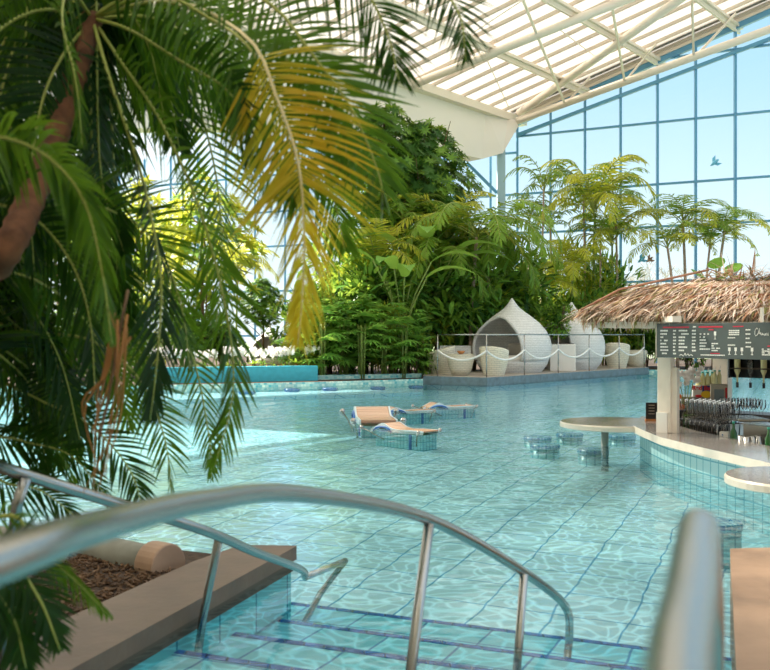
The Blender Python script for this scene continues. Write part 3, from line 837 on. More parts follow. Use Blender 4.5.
def base(px, Y, z=.12): return Vector(((px-CX)/F*Y, Y, z))
used = {}
def put(proto, px, Y, label, rz=None, s=1.0, sz=None, z=.12, group=None):
    rz = rnd(0,6.28) if rz is None else rz
    sc = (s, s, sz if sz else s)
    if proto.name not in used:
        used[proto.name] = 1
        proto.location = base(px,Y,z); proto.rotation_euler = (0,0,rz); proto.scale = sc; proto['label'] = label
        if group: proto['group'] = group
        return proto
    return dup(proto, base(px,Y,z), rz, sc, label, group)

bushD = make_bush('leafy_shrub', 'x', 'shrub', 2.2, 1.25, 1900, .24, .085, ['leaf_d','leaf_m'], 5, 9)
bushM = make_bush('leafy_shrub', 'x', 'shrub', 2.4, 1.2, 1700, .30, .09, ['leaf_m','leaf_d','leaf_l'], 5, 9, seg=3)
bushY = make_bush('bamboo_shrub', 'x', 'shrub', 3.0, 1.1, 1700, .36, .05, ['leaf_y','frond_g','leaf_m'], 6, 9, smat='cane', seg=3)
treeD = make_tree('umbrella_tree', 'x', 7.0, 1.9, 900, .25, .075, ['leaf_d','leaf_d','leaf_m'])
treeY = make_tree('schefflera_tree', 'x', 6.0, 1.9, 230, .36, .11, ['leaf_y','leaf_m','leaf_y'], 7, trunk_r=.07, low=.3)
palmDroop = make_palm('feather_palm', 'x', 4.0, 13, 3.1, 'frond_m', .07, .2, (62,-78), .07, .75, 28)
palmSlim = make_palm('slim_palm', 'x', 4.6, 9, 1.7, 'frond_m', .05, .12, (70,-50), .045, .5, 20, thin=.85)
palmGold = make_palm('golden_palm', 'x', 3.2, 14, 2.3, 'frond_g', .05, .1, (80,-40), .05, .6, 24, tmat='cane')
palmTall = make_palm('tall_palm', 'x', 5.6, 11, 2.15, 'frond_m', .055, .35, (84,-66), .045, .5, 24, mat2='frond_g')
rhap = make_rhapis('lady_palm', 'x', 2.3, .8, 46, 'lady palms along the pool edge')
broad = make_broad('broad_leaved_plant', 'x', 3.4, 8, 1.3, .42, 'leaf_l')

# -- left of the centre, behind the foreground fronds
put(treeY, 205, 30, 'loose yellow-green tree with hand-shaped leaves against the bright glazing', s=1.05)
put(treeY, 140, 33, 'yellow-green tree partly hidden by the big arching palm', s=1.1)
put(treeD, 262, 33, 'compact dark round-headed tree behind the white orchids', s=.46)
put(bushD, 222, 31, 'dark shrub between the orchids and the yellow-green tree', s=.85)
put(bushM, 185, 30, 'mid-green shrub glimpsed through hanging fronds beside the orchids', s=.95)
put(bushY, 130, 28, 'yellow-green cane shrub glimpsed behind the hanging dark fronds', s=.9)
put(bushD, 75, 28, 'dark shrub glimpsed through the lower feathery palm clump', s=1.0)
put(bushM, 20, 27, 'mid-green shrub at the far left of the planting', s=1.1)
put(palmGold, 236, 37, 'small pale palm standing before the glazing behind the dark round tree', s=.9, sz=1.15)
put(palmDroop, 60, 33, 'feather palm far behind the leaning trunk', s=1.0)
# -- centre thicket
for i, (px, Y, s) in enumerate(((300,27.6,.92),(322,26.8,1.05),(344,27.6,1.15),(362,26.9,1.0),(384,27.6,1.1),(404,27.4,.9))):
    put(rhap, px, Y, ['lady palm at the orchid end of the pool-edge row', 'second lady palm from the orchids in the pool-edge row', 'tallest lady palm, third from the orchids in the row', 'fourth lady palm from the orchids in the pool-edge row', 'fifth lady palm from the orchids, beneath the broad leaves', 'lady palm at the terrace end of the pool-edge row'][i], s=s, group='lady palms along the pool edge')
put(bushM, 330, 29.5, 'mid-green shrub rising behind the lady palms', s=1.25)
put(bushM, 366, 30, 'leafy shrub behind the tallest lady palm', s=1.55)
put(bushM, 398, 31, 'large leafy shrub in the heart of the centre thicket', s=1.6)
put(bushY, 352, 31, 'yellow-green cane shrub at the top of the lady palm group', s=1.35)
put(bushY, 420, 31.5, 'yellow-green cane shrub behind the terrace end of the thicket', s=1.25)
put(bushM, 452, 31.8, 'mid-green shrub behind the drooping feather palm', s=1.5)
put(bushD, 486, 33.5, 'dark shrub between the feather palm and the nearer white pod', s=1.45)
put(bushM, 505, 35, 'mid-green shrub rising directly behind the nearer white pod', s=1.5)
put(bushM, 345, 33, 'mid-green shrub high at the orchid end of the thicket', s=1.9)
put(bushM, 425, 33.2, 'big leafy shrub high behind the broad paddle leaves', s=2.1)
put(bushY, 462, 33, 'yellow-green cane shrub high beside the bulkhead end of the thicket', s=1.75)
put(bushM, 484, 34.5, 'leafy shrub filling the thicket beside the steel column', s=1.85)
put(bushD, 312, 31, 'dark shrub behind the first lady palms', s=1.3)
put(bushY, 392, 29, 'low yellow-green cane shrub among the lady palms', s=.75)
put(bushD, 416, 28.2, 'low dark shrub at the terrace corner under the feather palm', s=.6)
put(bushM, 474, 32.2, 'leafy shrub between the feather palm and the pod', s=1.2)
for i, px in enumerate((296,318,340,364,390,410)):
    put(bushD, px, 29.2, ['low dark undergrowth shrub at the orchid end behind the lady palm canes', 'low dark undergrowth shrub second from the orchids behind the canes', 'low dark undergrowth shrub third from the orchids behind the canes', 'low dark undergrowth shrub fourth from the orchids behind the canes', 'low dark undergrowth shrub fifth from the orchids behind the canes', 'low dark undergrowth shrub nearest the terrace behind the canes'][i], s=.55)
put(palmDroop, 492, 33, 'feather palm rising behind the nearer pod', s=1.05)
put(palmGold, 448, 32, 'golden palm high in the thicket by the feather palm', s=1.35)
put(treeD, 425, 34, 'tall dark umbrella tree topping the centre thicket under the bulkhead', s=1.12, sz=1.27)
put(treeD, 384, 33.6, 'tall dark umbrella tree half hidden behind the golden fronds', s=1.1, sz=1.34)
put(broad, 402, 28.6, 'broad-leaved plant with long paddle leaves above the lady palms', s=1.25)
put(broad, 426, 30.9, 'taller broad-leaved plant near the top of the thicket', s=1.5)
put(palmDroop, 470, 31.2, 'feather palm drooping over the cream chairs on the terrace', s=1.1)
put(palmDroop, 436, 31.2, 'feather palm in the middle of the thicket', s=.86)
put(palmGold, 372, 30.2, 'golden palm behind the broad paddle leaves', s=1.1)
put(palmSlim, 408, 32, 'slim palm rising through the centre thicket', s=1.1)
# -- behind the pods
for i, (px, Y, s, sz) in enumerate(((541,37,1.0,1.5),(553,38,.95,1.2),(586,37,1.0,1.44),(618,37.5,1.05,1.42),(600,36.5,.9,1.1),(528,38,.8,1.28))):
    put(palmSlim, px, Y, ['slim palm with the highest crown above the nearer white pod', 'shorter slim palm beside the highest one above the pods', 'slim palm with an upright crown above the gap between pods', 'slim palm with a wide drooping crown beyond the further pod', 'short slim palm above the further pod tip', 'thin sparse slim palm next to the steel column'][i], s=s, sz=sz, group='slim palms behind the terrace')
put(palmGold, 593, 37, 'bright golden palm between the slim palms behind the pods', s=1.3, sz=1.85)
put(palmGold, 612, 37.6, 'second golden palm beyond the further pod tip', s=1.1, sz=1.5)
put(bushY, 583, 38, 'tall golden cane shrub among the slim palm stems', s=1.5, sz=1.7)
put(bushM, 604, 38, 'tall mid-green shrub among the slim palm stems', s=1.2, sz=1.9)
put(bushD, 548, 38, 'tall dark shrub behind the nearer pod tip', s=1.15, sz=1.6)
put(palmGold, 574, 36, 'golden-green palm behind the gap between the white pods', s=1.0, sz=1.1)
put(palmGold, 545, 35.5, 'golden-green palm just behind the nearer pod tip', s=.9)
for i, (pr_, px, Y, s) in enumerate(((bushY,526,36,1.05),(bushD,560,35.5,1.1),(bushM,588,36,1.15),(bushY,608,36.5,1.25),(bushD,628,37,1.15),(bushM,646,37,1.0),(bushY,560,37.5,1.3),(bushD,668,37,.9))):
    put(pr_, px, Y, ['yellow-green cane shrub over the shoulder of the nearer pod', 'dark shrub in the gap between the two white pods', 'mid-green shrub behind the further white pod', 'yellow-green cane shrub right of the further pod tip', 'dark shrub behind the chairs at the terrace end', 'mid-green shrub between the terrace and the bar roof', 'tall yellow-green cane shrub under the slim palms', 'dark low shrub behind the bar menu board'][i], s=s)
put(broad, 640, 36, 'broad-leaved plant arching out beside the thatched roof tip', s=.85)
for i, (px, s) in enumerate(((690,.7),(725,.75),(755,.7))):
    put(bushD, px, 35, ['dark low hedge shrub seen under the menu board beside the post', 'dark low hedge shrub seen under the middle of the board', 'dark low hedge shrub seen under the glass rack'][i], s=s, z=.12)
# palms over the bar roof
for i, (px, Y, s, sz, rz) in enumerate(((678,35,1.08,.80,PI*.95),(687,35.5,1.25,.97,1.6),(702,35.2,1.0,.82,.3),(713,35.4,1.25,.90,.1))):
    put(palmTall, px, Y, ['lowest slender palm at the near side of the roof-top group, leaning away', 'straight slender palm with the highest crown above the thatch', 'slender palm whose thin trunk bends beside the straight one', 'slender palm with the widest drooping crown above the thatch'][i], rz=rz, s=s, sz=sz, group='slender palms above the bar roof')
# plant above the thatch
lp = thing('broad_leaved_sapling', 'light green large-leaved sapling showing over the thatch ridge', 'plant', base(716,33.2), 0)
lv = [(-12,24),(8,2),(20,8),(-4,32),(14,20),(26,28)]
MB().tube([(0,0,0),(.1,0,1.8),(0,0,3.5)], .03, 6).build('stem', 'cane', lp, True)
for (dx, dy) in ((-16,12),(-2,22),(14,18),(-12,0),(4,8),(18,6)):
    m_ = MB(); c = Vector((dx/F*33.2, rnd(-.2,.2), H-.12+(62+dy-14)/F*33.2))
    m_.tube([(0,0,2.6), c], .012, 5)
    d = Vector((dx/20+.1, -.4, .25)).normalized(); sd = d.cross(Vector((0,-.6,.8))).normalized()
    pts = []; 
    for i in range(12):
        q = 2*PI*i/12; rr = .34*(1+.25*math.cos(q))
        pts.append(c + d*math.cos(q)*rr + sd*math.sin(q)*rr*.85 + Vector((0,-.04*math.cos(2*q),0)))
    m_.add([c]+pts, [(0,i+1,(i+1)%12+1) for i in range(12)])
    m_.build('leaf', 'leaf_l', lp)

# ------------------------------------------------------------------ orchids and low colour plants
def make_orchid():
    t = thing('orchid', 'white orchid in the row above the turquoise planter wall', 'orchid', (0,0,0), 0, 'white orchids in the planter')
    fl = MB()
    for s_ in range(3):
        a = rnd(0,6.28); tip = Vector((math.cos(a)*.22, math.sin(a)*.22, .72))
        pth = smooth_path([(0,0,0),(tip.x*.3,tip.y*.3,.45),(tip.x*.8,tip.y*.8,.74),tip+Vector((math.cos(a)*.12,math.sin(a)*.12,-.05))], 8)
        MB().tube(pth, .008, 5).build('stem', 'cane', t, True)
        for p in pth[4:]:
            for _ in range(2):
                whorl(fl, p+Vector((rnd(-.05,.05),rnd(-.05,.05),rnd(-.05,.05))), (rnd(-1,1),-1.2,rnd(-.2,.5)), 5, .065, .055, .2, .05, 2)
    fl.build('blossoms', 'petal', t)
    lf = MB(); whorl(lf, Vector((0,0,.05)), (0,0,1), 6, .35, .09, .5, .2, 3); lf.build('leaves', 'leaf_d', t)
    return t
orch = make_orchid()
a0, a1 = G(150,388.5), G(318,385)
for i in range(15):
    u = (i+.5)/15; p = a0.lerp(a1, u) + nv*(.75+rnd(-.1,.25)); p.z = .12
    if i == 0:
        orch.location = p; orch.scale = (1.15,)*3
    else: dup(orch, p, rnd(0,6.28), rnd(1.0,1.25))
def make_croton():
    t = thing('croton', 'low red and yellow leaved plant along the planter wall top', 'plant', (0,0,0), 0, 'red-leaved plants in the planter')
    lf = MB()
    for k in range(7): whorl(lf, Vector((rnd(-.12,.12),rnd(-.12,.12),rnd(.1,.32))), (rnd(-.5,.5),rnd(-.5,.5),1), 6, .22, .06, .5, .15, 3, R.randrange(2))
    lf.build('leaves', ['leaf_r','leaf_m'], t)
    MB().tube([(0,0,0),(0,0,.3)], .015, 5).build('stem', 'bark', t)
    return t
cro = make_croton()
for i in range(11):
    u = .25+.75*(i+.5)/11; p = a0.lerp(a1, u) + nv*(.48+rnd(0,.08)); p.z = .30
    if i == 0: cro.location = p
    else: dup(cro, p, rnd(0,6.28), rnd(.9,1.2))

# ================================================================== TERRACE FURNITURE
PODP = [(.80,0),(.96,.22),(1.06,.5),(1.09,.75),(1.05,1.0),(.93,1.25),(.74,1.48),(.52,1.67),(.32,1.82),(.19,1.94),(.11,2.05),(.055,2.14),(.02,2.2)]
def pod_r(z):
    for (r0,z0),(r1,z1) in zip(PODP, PODP[1:]):
        if z <= z1: return lerp(r0, r1, (z-z0)/(z1-z0))
    return .02
def make_pod(label, loc, rz, s=1.0, group='white wicker pods on the terrace'):
    t = thing('daybed_pod', label, 'daybed', loc, rz, group); t.scale = s if isinstance(s, tuple) else (s,)*3
    ztop = 1.64; na = 48; zs = [2.2*i/34 for i in range(35)]
    def half(z): return math.radians(52)*math.sqrt(max(0, 1-(max(0,z-.35)/(ztop-.35))**3.2)) if z < ztop else 0.0
    for nm, dr_, mt in (('shell', 0, 'wicker'), ('lining', -.06, 'wicker')):
        m_ = MB(); vs = []
        for z in zs:
            a0_ = half(z) if z > .36 else half(.36) * (1 if z > .34 else 0)
            if z <= .36: a0_ = 0
            r = max(.012, pod_r(z)+dr_)
            for k in range(na+1):
                q = a0_ + (2*PI-2*a0_)*k/na
                vs.append((r*math.cos(q), r*math.sin(q), z))
        fs = []; uvs = []
        for i in range(len(zs)-1):
            for k in range(na):
                f = (i*(na+1)+k, i*(na+1)+k+1, (i+1)*(na+1)+k+1, (i+1)*(na+1)+k)
                fs.append(f if dr_ == 0 else f[::-1])
                qa, qb = 6.6*k/na, 6.6*(k+1)/na
                uv_ = [(qa,zs[i]),(qb,zs[i]),(qb,zs[i+1]),(qa,zs[i+1])]
                uvs.append(uv_ if dr_ == 0 else uv_[::-1])
        m_.add(vs, fs, uvs); m_.build(nm, mt, t, True)
    rim = []
    for sg in (1,-1):
        zz = [.36+(ztop-.36)*i/24 for i in range(25)]
        if sg < 0: zz = zz[::-1][1:]
        for z in zz:
            q = sg*half(z); r = pod_r(z)-.03; rim.append(Vector((r*math.cos(q), r*math.sin(q), z)))
    MB().tube(rim, .045, 8).build('rim', 'wicker', t, True)
    MB().lathe([(.9,.30),(.96,.34),(.96,.46),(.9,.50),(.02,.51)], 28, cap=False).build('seat_cushion', 'cushion', t, True)
    for k in (-.5,0,.5):
        m4 = Matrix.Rotation(PI+k,4,'Z') @ Matrix.Translation((.72,0,.68)) @ Matrix.Rotation(-.3,4,'Y')
        m_ = MB(); m_.box((-.08,-.2,-.18),(.08,.2,.18), m4); bevel(m_.build('pillow', 'cushion', t), .06, 3)
    return t
def tz(px, py, z=.2): return G(px, py, z)
pod1p = base(512, 29.8, .2); pod2p = base(571.5, 32.5, .2)
make_pod('white onion-shaped wicker pod nearest the centre thicket with its dark opening showing', pod1p, math.radians(-90-44), (1.12,1.12,1.04))
make_pod('white onion-shaped wicker pod half hidden behind the tall shrub planter', pod2p, math.radians(-90-62), 1.03)
make_pod('small far pale arched pod behind the orchids', base(270,36,.12), math.radians(-100), .72, 'pale pod behind the orchids')

def make_tub(label, loc, rz, s=1.0):
    t = thing('tub_chair', label, 'chair', loc, rz, 'cream wicker tub chairs on the terrace'); t.scale = (s,)*3
    na = 36; m_ = MB()
    def top(q): return .60 + .24*(.5-.5*math.cos(q))**.8
    vs = []; rows = 7
    for i in range(rows+1):
        u = i/rows
        for k in range(na):
            q = 2*PI*k/na; z = top(q)*u; r = .29+.13*u+.03*math.sin(PI*u)
            vs.append((r*math.cos(q), r*math.sin(q), z))
    for i in range(rows+1):
        u = 1-i/rows
        for k in range(na):
            q = 2*PI*k/na; z = .36+(top(q)-.36)*u; r = (.29+.13*u+.03*math.sin(PI*u))-.05
            vs.append((r*math.cos(q), r*math.sin(q), z))
    fs = []; uvs = []
    for i in range(2*rows+1):
        for k in range(na):
            k2 = (k+1)%na
            fs.append((i*na+k, i*na+k2, (i+1)*na+k2, (i+1)*na+k))
            uvs.append([(2.4*k/na,i*.1),(2.4*(k+1)/na,i*.1),(2.4*(k+1)/na,i*.1+.1),(2.4*k/na,i*.1+.1)])
    m_.add(vs, fs, uvs); m_.build('tub', 'cream', t, True)
    MB().lathe([(.02,.35),(.30,.35),(.32,.38),(.32,.45),(.28,.48),(.02,.485)], 24, cap=False).build('seat_cushion', 'cushion', t, True)
    MB().lathe([(.27,0),(.27,.03)], 20).build('base_ring', 'black', t)
    return t
make_tub('cream wicker tub chair in front of the open nearer pod', base(494,27.3,.2), math.radians(60))
make_tub('cream wicker tub chair tucked under the drooping feather palm', base(441,28.4,.2), math.radians(180))
make_tub('taller cream wicker tub chair beside the further pod', base(617,33.6,.2), math.radians(70), 1.06)
def make_tubtable(label, loc, s=1.0):
    t = thing('tub_table', label, 'table', loc, 0, 'cream tub tables on the terrace'); t.scale = (s,)*3
    MB().lathe([(.24,0),(.33,.2),(.39,.45),(.40,.56),(.36,.58)], 28).build('tub', 'cream', t, True)
    MB().lathe([(.37,.58),(.385,.585),(.385,.60),(.37,.605)], 28).build('table_top', 'cream', t)
    return t
tt = make_tubtable('low cream tub table between two tub chairs with a wooden bowl on top', base(460.5,27.4,.2))
make_tubtable('low cream tub table at the rope end of the terrace', base(636,34.7,.2), 1.0)
bw = MB(); bw.lathe([(.05,0),(.10,.05),(.12,.09),(.10,.085),(.04,.02)], 16)
tag(bw.build('wooden_bowl', 'wood', smooth=True, loc=base(461,27.4,.806)), 'small wooden bowl on the low cream tub table', 'bowl')
sf = thing('white_sofa', 'low white wicker sofa behind the cream tub table', 'sofa', base(455,29.9,.2), math.radians(-8)); sf.scale = (.66,.8,.95)
bevel(MB().box((-.75,-.35,.0),(.75,.35,.40)).build('base', 'wicker', sf), .03)
bevel(MB().box((-.75,.22,.40),(.75,.36,.86)).build('backrest', 'wicker', sf), .03)
bevel(MB().box((-.62,-.34,.40),(.62,.2,.52)).build('seat_cushion', 'cushion', sf), .04)
for sx in (-.68,.68): bevel(MB().box((sx-.07,-.35,.40),(sx+.07,.22,.66)).build('armrest', 'wicker', sf), .02)
# planter with shrub
pl = thing('planter', 'white rectangular planter standing between the two pods', 'planter', base(563,30.8,.2), math.radians(-12))
plm = MB(); plm.box((-.40,-.3,0),(.40,.3,.86)); bevel(plm.build('box', 'white', pl), .02)
MB().box((-.34,-.24,.80),(.34,.24,.875)).build('planting_soil', 'soil', pl)
ps = make_bush('potted_shrub', 'dark glossy shrub growing from the white planter between pods', 'shrub', 1.5, .62, 1100, .14, .065, ['leaf_d','leaf_m'], 4, 7)
ps.location = base(560,30.8,1.075)
cb = thing('white_branch_ornament', 'white coral-like branch ornament left of the nearer pod', 'ornament', base(484,31.4,.12), 0)
MB().lathe([(.12,0),(.16,.3),(.09,.7),(.07,.75)], 16).build('vase', 'white', cb, True)
for a, z in ((-.3,1.55),(-.1,1.75),(.12,1.7),(.3,1.5)):
    MB().tube([(0,0,.6),(a*.5,0,1.1),(a*.8,rnd(-.05,.05),z)], [.03,.026,.02], 6).build('branch', 'white', cb, True)

# rope railing
rl = thing('rope_railing', 'slim steel railing with drooping white ropes along the terrace', 'railing', (c2.x,c2.y,.2))
posts = [(437,.27),(487,None)]
e1 = Vector((c1.x,c1.y,.2)); e2 = Vector((c2.x,c2.y,.2)); e3 = Vector((c3.x,c3.y,.2))
inn = Vector((.0,.12,0))
pp = [e1.lerp(e2,.24)+inn, e2+inn*1.0] + [None]*5
for i, px in enumerate((525,559,590,620,645)):
    # point of the terrace's front edge under that post
    dx, dy = e3.x-e2.x, e3.y-e2.y; k_ = (px-CX)/F
    t_ = (k_*e2.y-e2.x)/(dx-k_*dy); pp[2+i] = e2.lerp(e3, t_)+inn
for p in pp:
    MB().tube([p, p+Vector((0,0,1.16))], .018, 8).build('post', 'steel', rl, True)
MB().tube([p+Vector((0,0,1.16)) for p in pp], .02, 8).build('top_rail', 'steel', rl, True)
for a, b_ in zip(pp, pp[1:]):
    pts = [a.lerp(b_, i/10)+Vector((0,0,.72-.26*(1-(2*i/10-1)**2))) for i in range(11)]
    MB().tube(pts, .026, 8).build('rope', 'rope', rl, True)
for o_ in rl.children: loc_(o_, rl)

# blue pads on the submerged bench
for i, (px, py) in enumerate(((247,390),(292,387.5),(330,386.6),(378,385.6),(416,384.6))):
    p = G(px, py+1.0, -.02); m_ = MB(); m_.lathe([(.30,-.1),(.34,-.04),(.30,.0),(.02,.012)], 20, cap=False)
    o_ = m_.build('headrest_pad', 'step_edge', smooth=True, loc=p); o_.scale = (.62,.6,.8)
    tag(o_, ['dark blue rounded pad on the submerged bench, furthest from the terrace', 'dark blue rounded pad second from the orchid side of the bench', 'middle dark blue rounded pad on the submerged bench', 'dark blue rounded pad second nearest the terrace', 'dark blue rounded pad on the bench nearest the terrace'][i], 'pad', 'blue pads on the submerged bench')

# ================================================================== POOL LOUNGERS
def lounger_profile():
    pr = []
    for i in range(29):
        u = i/28; x = u*1.75
        z = .03 + .115*math.exp(-((x-.42)/.20)**2) - .015*math.exp(-((x-.95)/.25)**2)
        if x < .2: z -= .25*(.2-x)
        pr.append((x, z))
    return pr
def make_lounger(label, loc, rz, s=1.0):
    t = thing('pool_lounger', label, 'pool lounger', loc, rz, 'submerged loungers in the pool'); t.scale = (s,)*3
    pr = lounger_profile(); hw = .30
    def slab(y0, y1, dz0, dz1, name, mat):
        m_ = MB(); n = len(pr); vs = []
        for (x,z) in pr: vs += [(x,y0,z+dz0),(x,y1,z+dz0),(x,y1,z+dz1),(x,y0,z+dz1)]
        fs = []; uvs = []
        for i in range(n-1):
            for k in range(4):
                k2 = (k+1)%4
                fs.append((4*i+k,4*(i)+k2,4*(i+1)+k2,4*(i+1)+k)[::-1])
                uvs.append([(0,0)]*4 if k != 2 else [(0,pr[i+1][0]),(y1,pr[i+1][0]),(y1,pr[i][0]),(0,pr[i][0])])
        fs += [(0,1,2,3),(4*n-1,4*n-2,4*n-3,4*n-4)]; uvs += [[(0,0)]*4]*2
        m_.add(vs, fs, uvs); return m_.build(name, mat, t)
    slab(-hw+.03, hw-.03, .0, .035, 'slatted_surface', 'lounge')
    slab(-hw, -hw+.03, -.05, .04, 'side_trim', 'lounge_edge'); slab(hw-.03, hw, -.05, .04, 'side_trim', 'lounge_edge')
    # blue side arch under the hump
    m_ = MB(); n = 12
    for y in (-hw-.008, hw+.008):
        pts = [Vector((.42-.30*math.cos(PI*i/n), y, -.03+.125*math.sin(PI*i/n))) for i in range(n+1)]
        MB().tube(pts, .022, 8).build('blue_edge', 'lounge_blue', t, True)
    MB().box((.15,-hw+.04,-.62+.0),(1.7,hw-.04,-.03)).build('tiled_base', 'stool_tile', t)
    MB().box((1.28,-hw+.02,-.6),(1.36,hw-.02,-.035)).build('blue_stripe', 'lounge_blue', t)
    for y in (-1,1):
        h_ = MB().tube([(.5,y*(hw+.02),-.22),(.1,y*(hw+.10),-.05),(-.12,y*(hw+.16),.04)], .016, 8).build('handle', 'steel', t, True)
        MB().ball((-.15,y*(hw+.17),.055), .05).build('ball_end', 'steel', h_, True)
        h_ = MB().tube([(1.55,y*(hw+.0),-.3),(1.62,y*(hw+.05),-.02),(1.68,y*(hw+.08),.03)], .016, 8).build('handle', 'steel', t, True)
        MB().ball((1.70,y*(hw+.09),.05), .05).build('ball_end', 'steel', h_, True)
    return t
def lg(px0, py0, px1, py1, label):
    a = G(px0,py0,-.03); b_ = G(px1,py1,-.03); d = b_-a
    make_lounger(label, a, math.atan2(d.y,d.x), max(.56, min(1.0, d.length/1.75)))
lg(379,428.5,431,433.5, 'pool lounger nearest the camera of the four, tan slats above a blue stripe')
lg(370,415,380,426, 'pool lounger with a high hump touching the nearest one')
lg(381,413,425,411.5, 'pool lounger in the middle of the four loungers')
lg(423,408.5,473,407, 'pool lounger furthest from the camera with a blue arch side')

# ================================================================== BAR
bar = thing('bar_counter', 'swim-up bar counter of speckled stone curving around the glasses', 'bar counter', G(665,432,.3)*1.0)
bar.location.z = -.6
outer = [G(x,y,.3) for x, y in ((633,425.5),(645,431),(660,437),(700,447),(735,455),(770,463),(830,478),(900,492))]
inner = [G(x,y,.3) for x, y in ((900,470),(830,458),(770,446),(730,438),(700,431.5),(676,425),(655,418.5),(642,416))]
ctop = [p[:2] for p in outer+inner]
o_ = MB().prism(ctop, .22, .30, mtop=1).build('countertop', ['granite_edge','granite'], bar); loc_(o_, bar)
cin = [p[:2] for p in [G(640,422,.3)] + [G(x,y,.3) for x, y in ((652,428),(668,434),(704,443),(738,450),(772,457),(832,470),(900,482))] + inner[:]]
o_ = MB().prism(cin, -.6, .22, mtop=None).build('counter_wall', 'bar_tile', bar); loc_(o_, bar)
def roundtop(c, r, name='round_table_top'):
    m_ = MB(); m_.lathe([(r-.04,.222),(r,.235),(r,.280),(r-.012,.296)], 48, (c.x,c.y,0), True, 0)
    o1 = m_.build(name, ['granite_edge','granite'], bar)
    for pl_ in o1.data.polygons:
        if pl_.normal.z > .9: pl_.material_index = 1
    loc_(o1, bar)
    m2 = MB().tube([(c.x-.12,c.y,-.6),(c.x-.12,c.y,.225)], .045, 16); o2 = m2.build('table_leg', 'steel', bar, True); loc_(o2, bar)
tc1 = Vector((2.80,11.7,.3)); tc2 = Vector((3.14,7.15,.3))
roundtop(tc1, .66); roundtop(tc2, .58)
# worktop and far side of the bar
wk = [p[:2] for p in [G(676,424,.3), G(700,430.5,.3), G(730,437,.3), G(770,445,.3), G(900,466,.3)]]
far_ = [(7.0,8.8),(6.6,10.6),(4.9,12.9),(4.2,13.6),(3.45,12.6)]
o_ = MB().prism(wk+far_, .14, .1995).build('worktop', 'steel_dark', bar); loc_(o_, bar)
o_ = MB().prism(wk+far_, -.6, .14).build('inner_wall', 'bar_tile', bar); loc_(o_, bar)
o_ = MB().prism([(4.15,13.3),(4.35,13.75),(5.2,13.1),(6.95,10.75),(6.55,10.5),(4.85,12.75)], .20, .30).build('far_counter', 'black', bar); loc_(o_, bar)

# stools in the water
stools = ((537.5,432.5),(569.6,429.6),(545,440),(593,444.5),(622,431),(716,514))
for i, (px, py) in enumerate(stools):
    p = G(px,py,-.05); st = thing('pool_stool', ['tiled pool stool set furthest from the bar, under the water', 'tiled pool stool at the far side of the round bar table', 'tiled pool stool just nearer than the outermost stool', 'tiled pool stool in front of the round bar table leg', 'tiled pool stool between the round table and counter', 'blue-topped tiled pool stool beside the second round table'][i], 'stool', (p.x,p.y,-.6), 0, 'tiled stools in the pool')
    MB().lathe([(.19,0),(.19,.44)], 24).build('column', 'stool_tile', st, True)
    MB().lathe([(.20,.44),(.20,.48),(.19,.495)], 24).build('seat', 'blue_mosaic', st)

# canopy
cn = thing('bar_canopy', 'thatched bar roof on white posts above the menu board', 'bar roof', (3.03,10.4,.3))
At = P(582,318,10.6); At.z = 1.56
def ofs(p, dx, dy, z): return Vector((p.x+dx, p.y+dy, z))
d1 = Vector((4.4,-3.1,0)).normalized(); d2 = Vector((.60,.80,0))
Bc = At + d1*6.0; Cc = At + d2*4.6; Dc = At + d1*6.0 + d2*4.6
R1 = P(704,281,10.9); R2 = R1 + Vector((3.2,-1.0,.02))
hp = smooth_path([At, P(605,304,10.65), P(634,294,10.7), P(677,286,10.8), R1], 8)
core = MB()
faces = [[At]+[Bc,R2,R1], [At,R1,Cc], [Cc,R1,R2,Dc], [Dc,R2,Bc]]
def quad(a,b,c,d): core.add([a,b,c,d],[(0,1,2,3)])
nrm = Vector((0,0,-.07))
for fpts in faces:
    core.add(fpts, [tuple(range(len(fpts)))]); core.add([p+nrm for p in fpts], [tuple(range(len(fpts)))[::-1]])
for a, b_ in ((At,Bc),(Bc,Dc),(Dc,Cc),(Cc,At)): quad(a,b_,b_+nrm,a+nrm)
def roofz(side, u, v):
    return None
def strand(mb, p, d, ln, w, mi):
    leaflet(mb, p, d, d.cross(Vector((rnd(-.4,.4),rnd(-.4,.4),1))).normalized(), ln, w, .10, mi, 3)
def facept(fp, u, v):
    if len(fp) == 4: return fp[0].lerp(fp[1],u).lerp(fp[3].lerp(fp[2],u), v)
    return fp[0].lerp(fp[2],u).lerp(fp[1], v)
for fi, cnt in ((0,9000),(1,3600)):
    fp = faces[fi]
    for _ in range(cnt):
        u, v = R.random(), R.random()**1.15
        if fi == 0: u = u**1.3
        p = facept(fp,u,v); down = (facept(fp,u,max(0,v-.2))-p)
        if down.length < .02: down = facept(fp,u,0)-facept(fp,u,.2)
        down.normalize()
        if fi == 0: side_ = d1
        else: side_ = d2
        bulge = .10*math.sin(PI*min(1,v*1.1+.05))
        p = p + Vector((0,0,rnd(.0,.05)+bulge))
        d = (down + side_*rnd(-.55,.55) + Vector((0,0,rnd(-.03,.16)))).normalized()
        strand(core, p, d, rnd(.10,.36), rnd(.007,.020), R.choice((1,1,2,2,2,2,3,3,4)))
# hanging fringe at the eaves
for a, b_, cnt in ((At,Bc,1300),(At,Cc,700)):
    for _ in range(cnt):
        u = R.random()**1.2; p = a.lerp(b_,u) + Vector((rnd(-.06,.06),rnd(-.06,.06),rnd(-.02,.08)))
        d = Vector((rnd(-.5,.5), rnd(-.5,.3), -1)) if R.random() < .6 else Vector((rnd(-1,1),rnd(-1,.2),rnd(-.5,.3)))
        strand(core, p, d.normalized(), rnd(.06,.20), rnd(.010,.026), R.choice((1,1,2,2,3,4)))
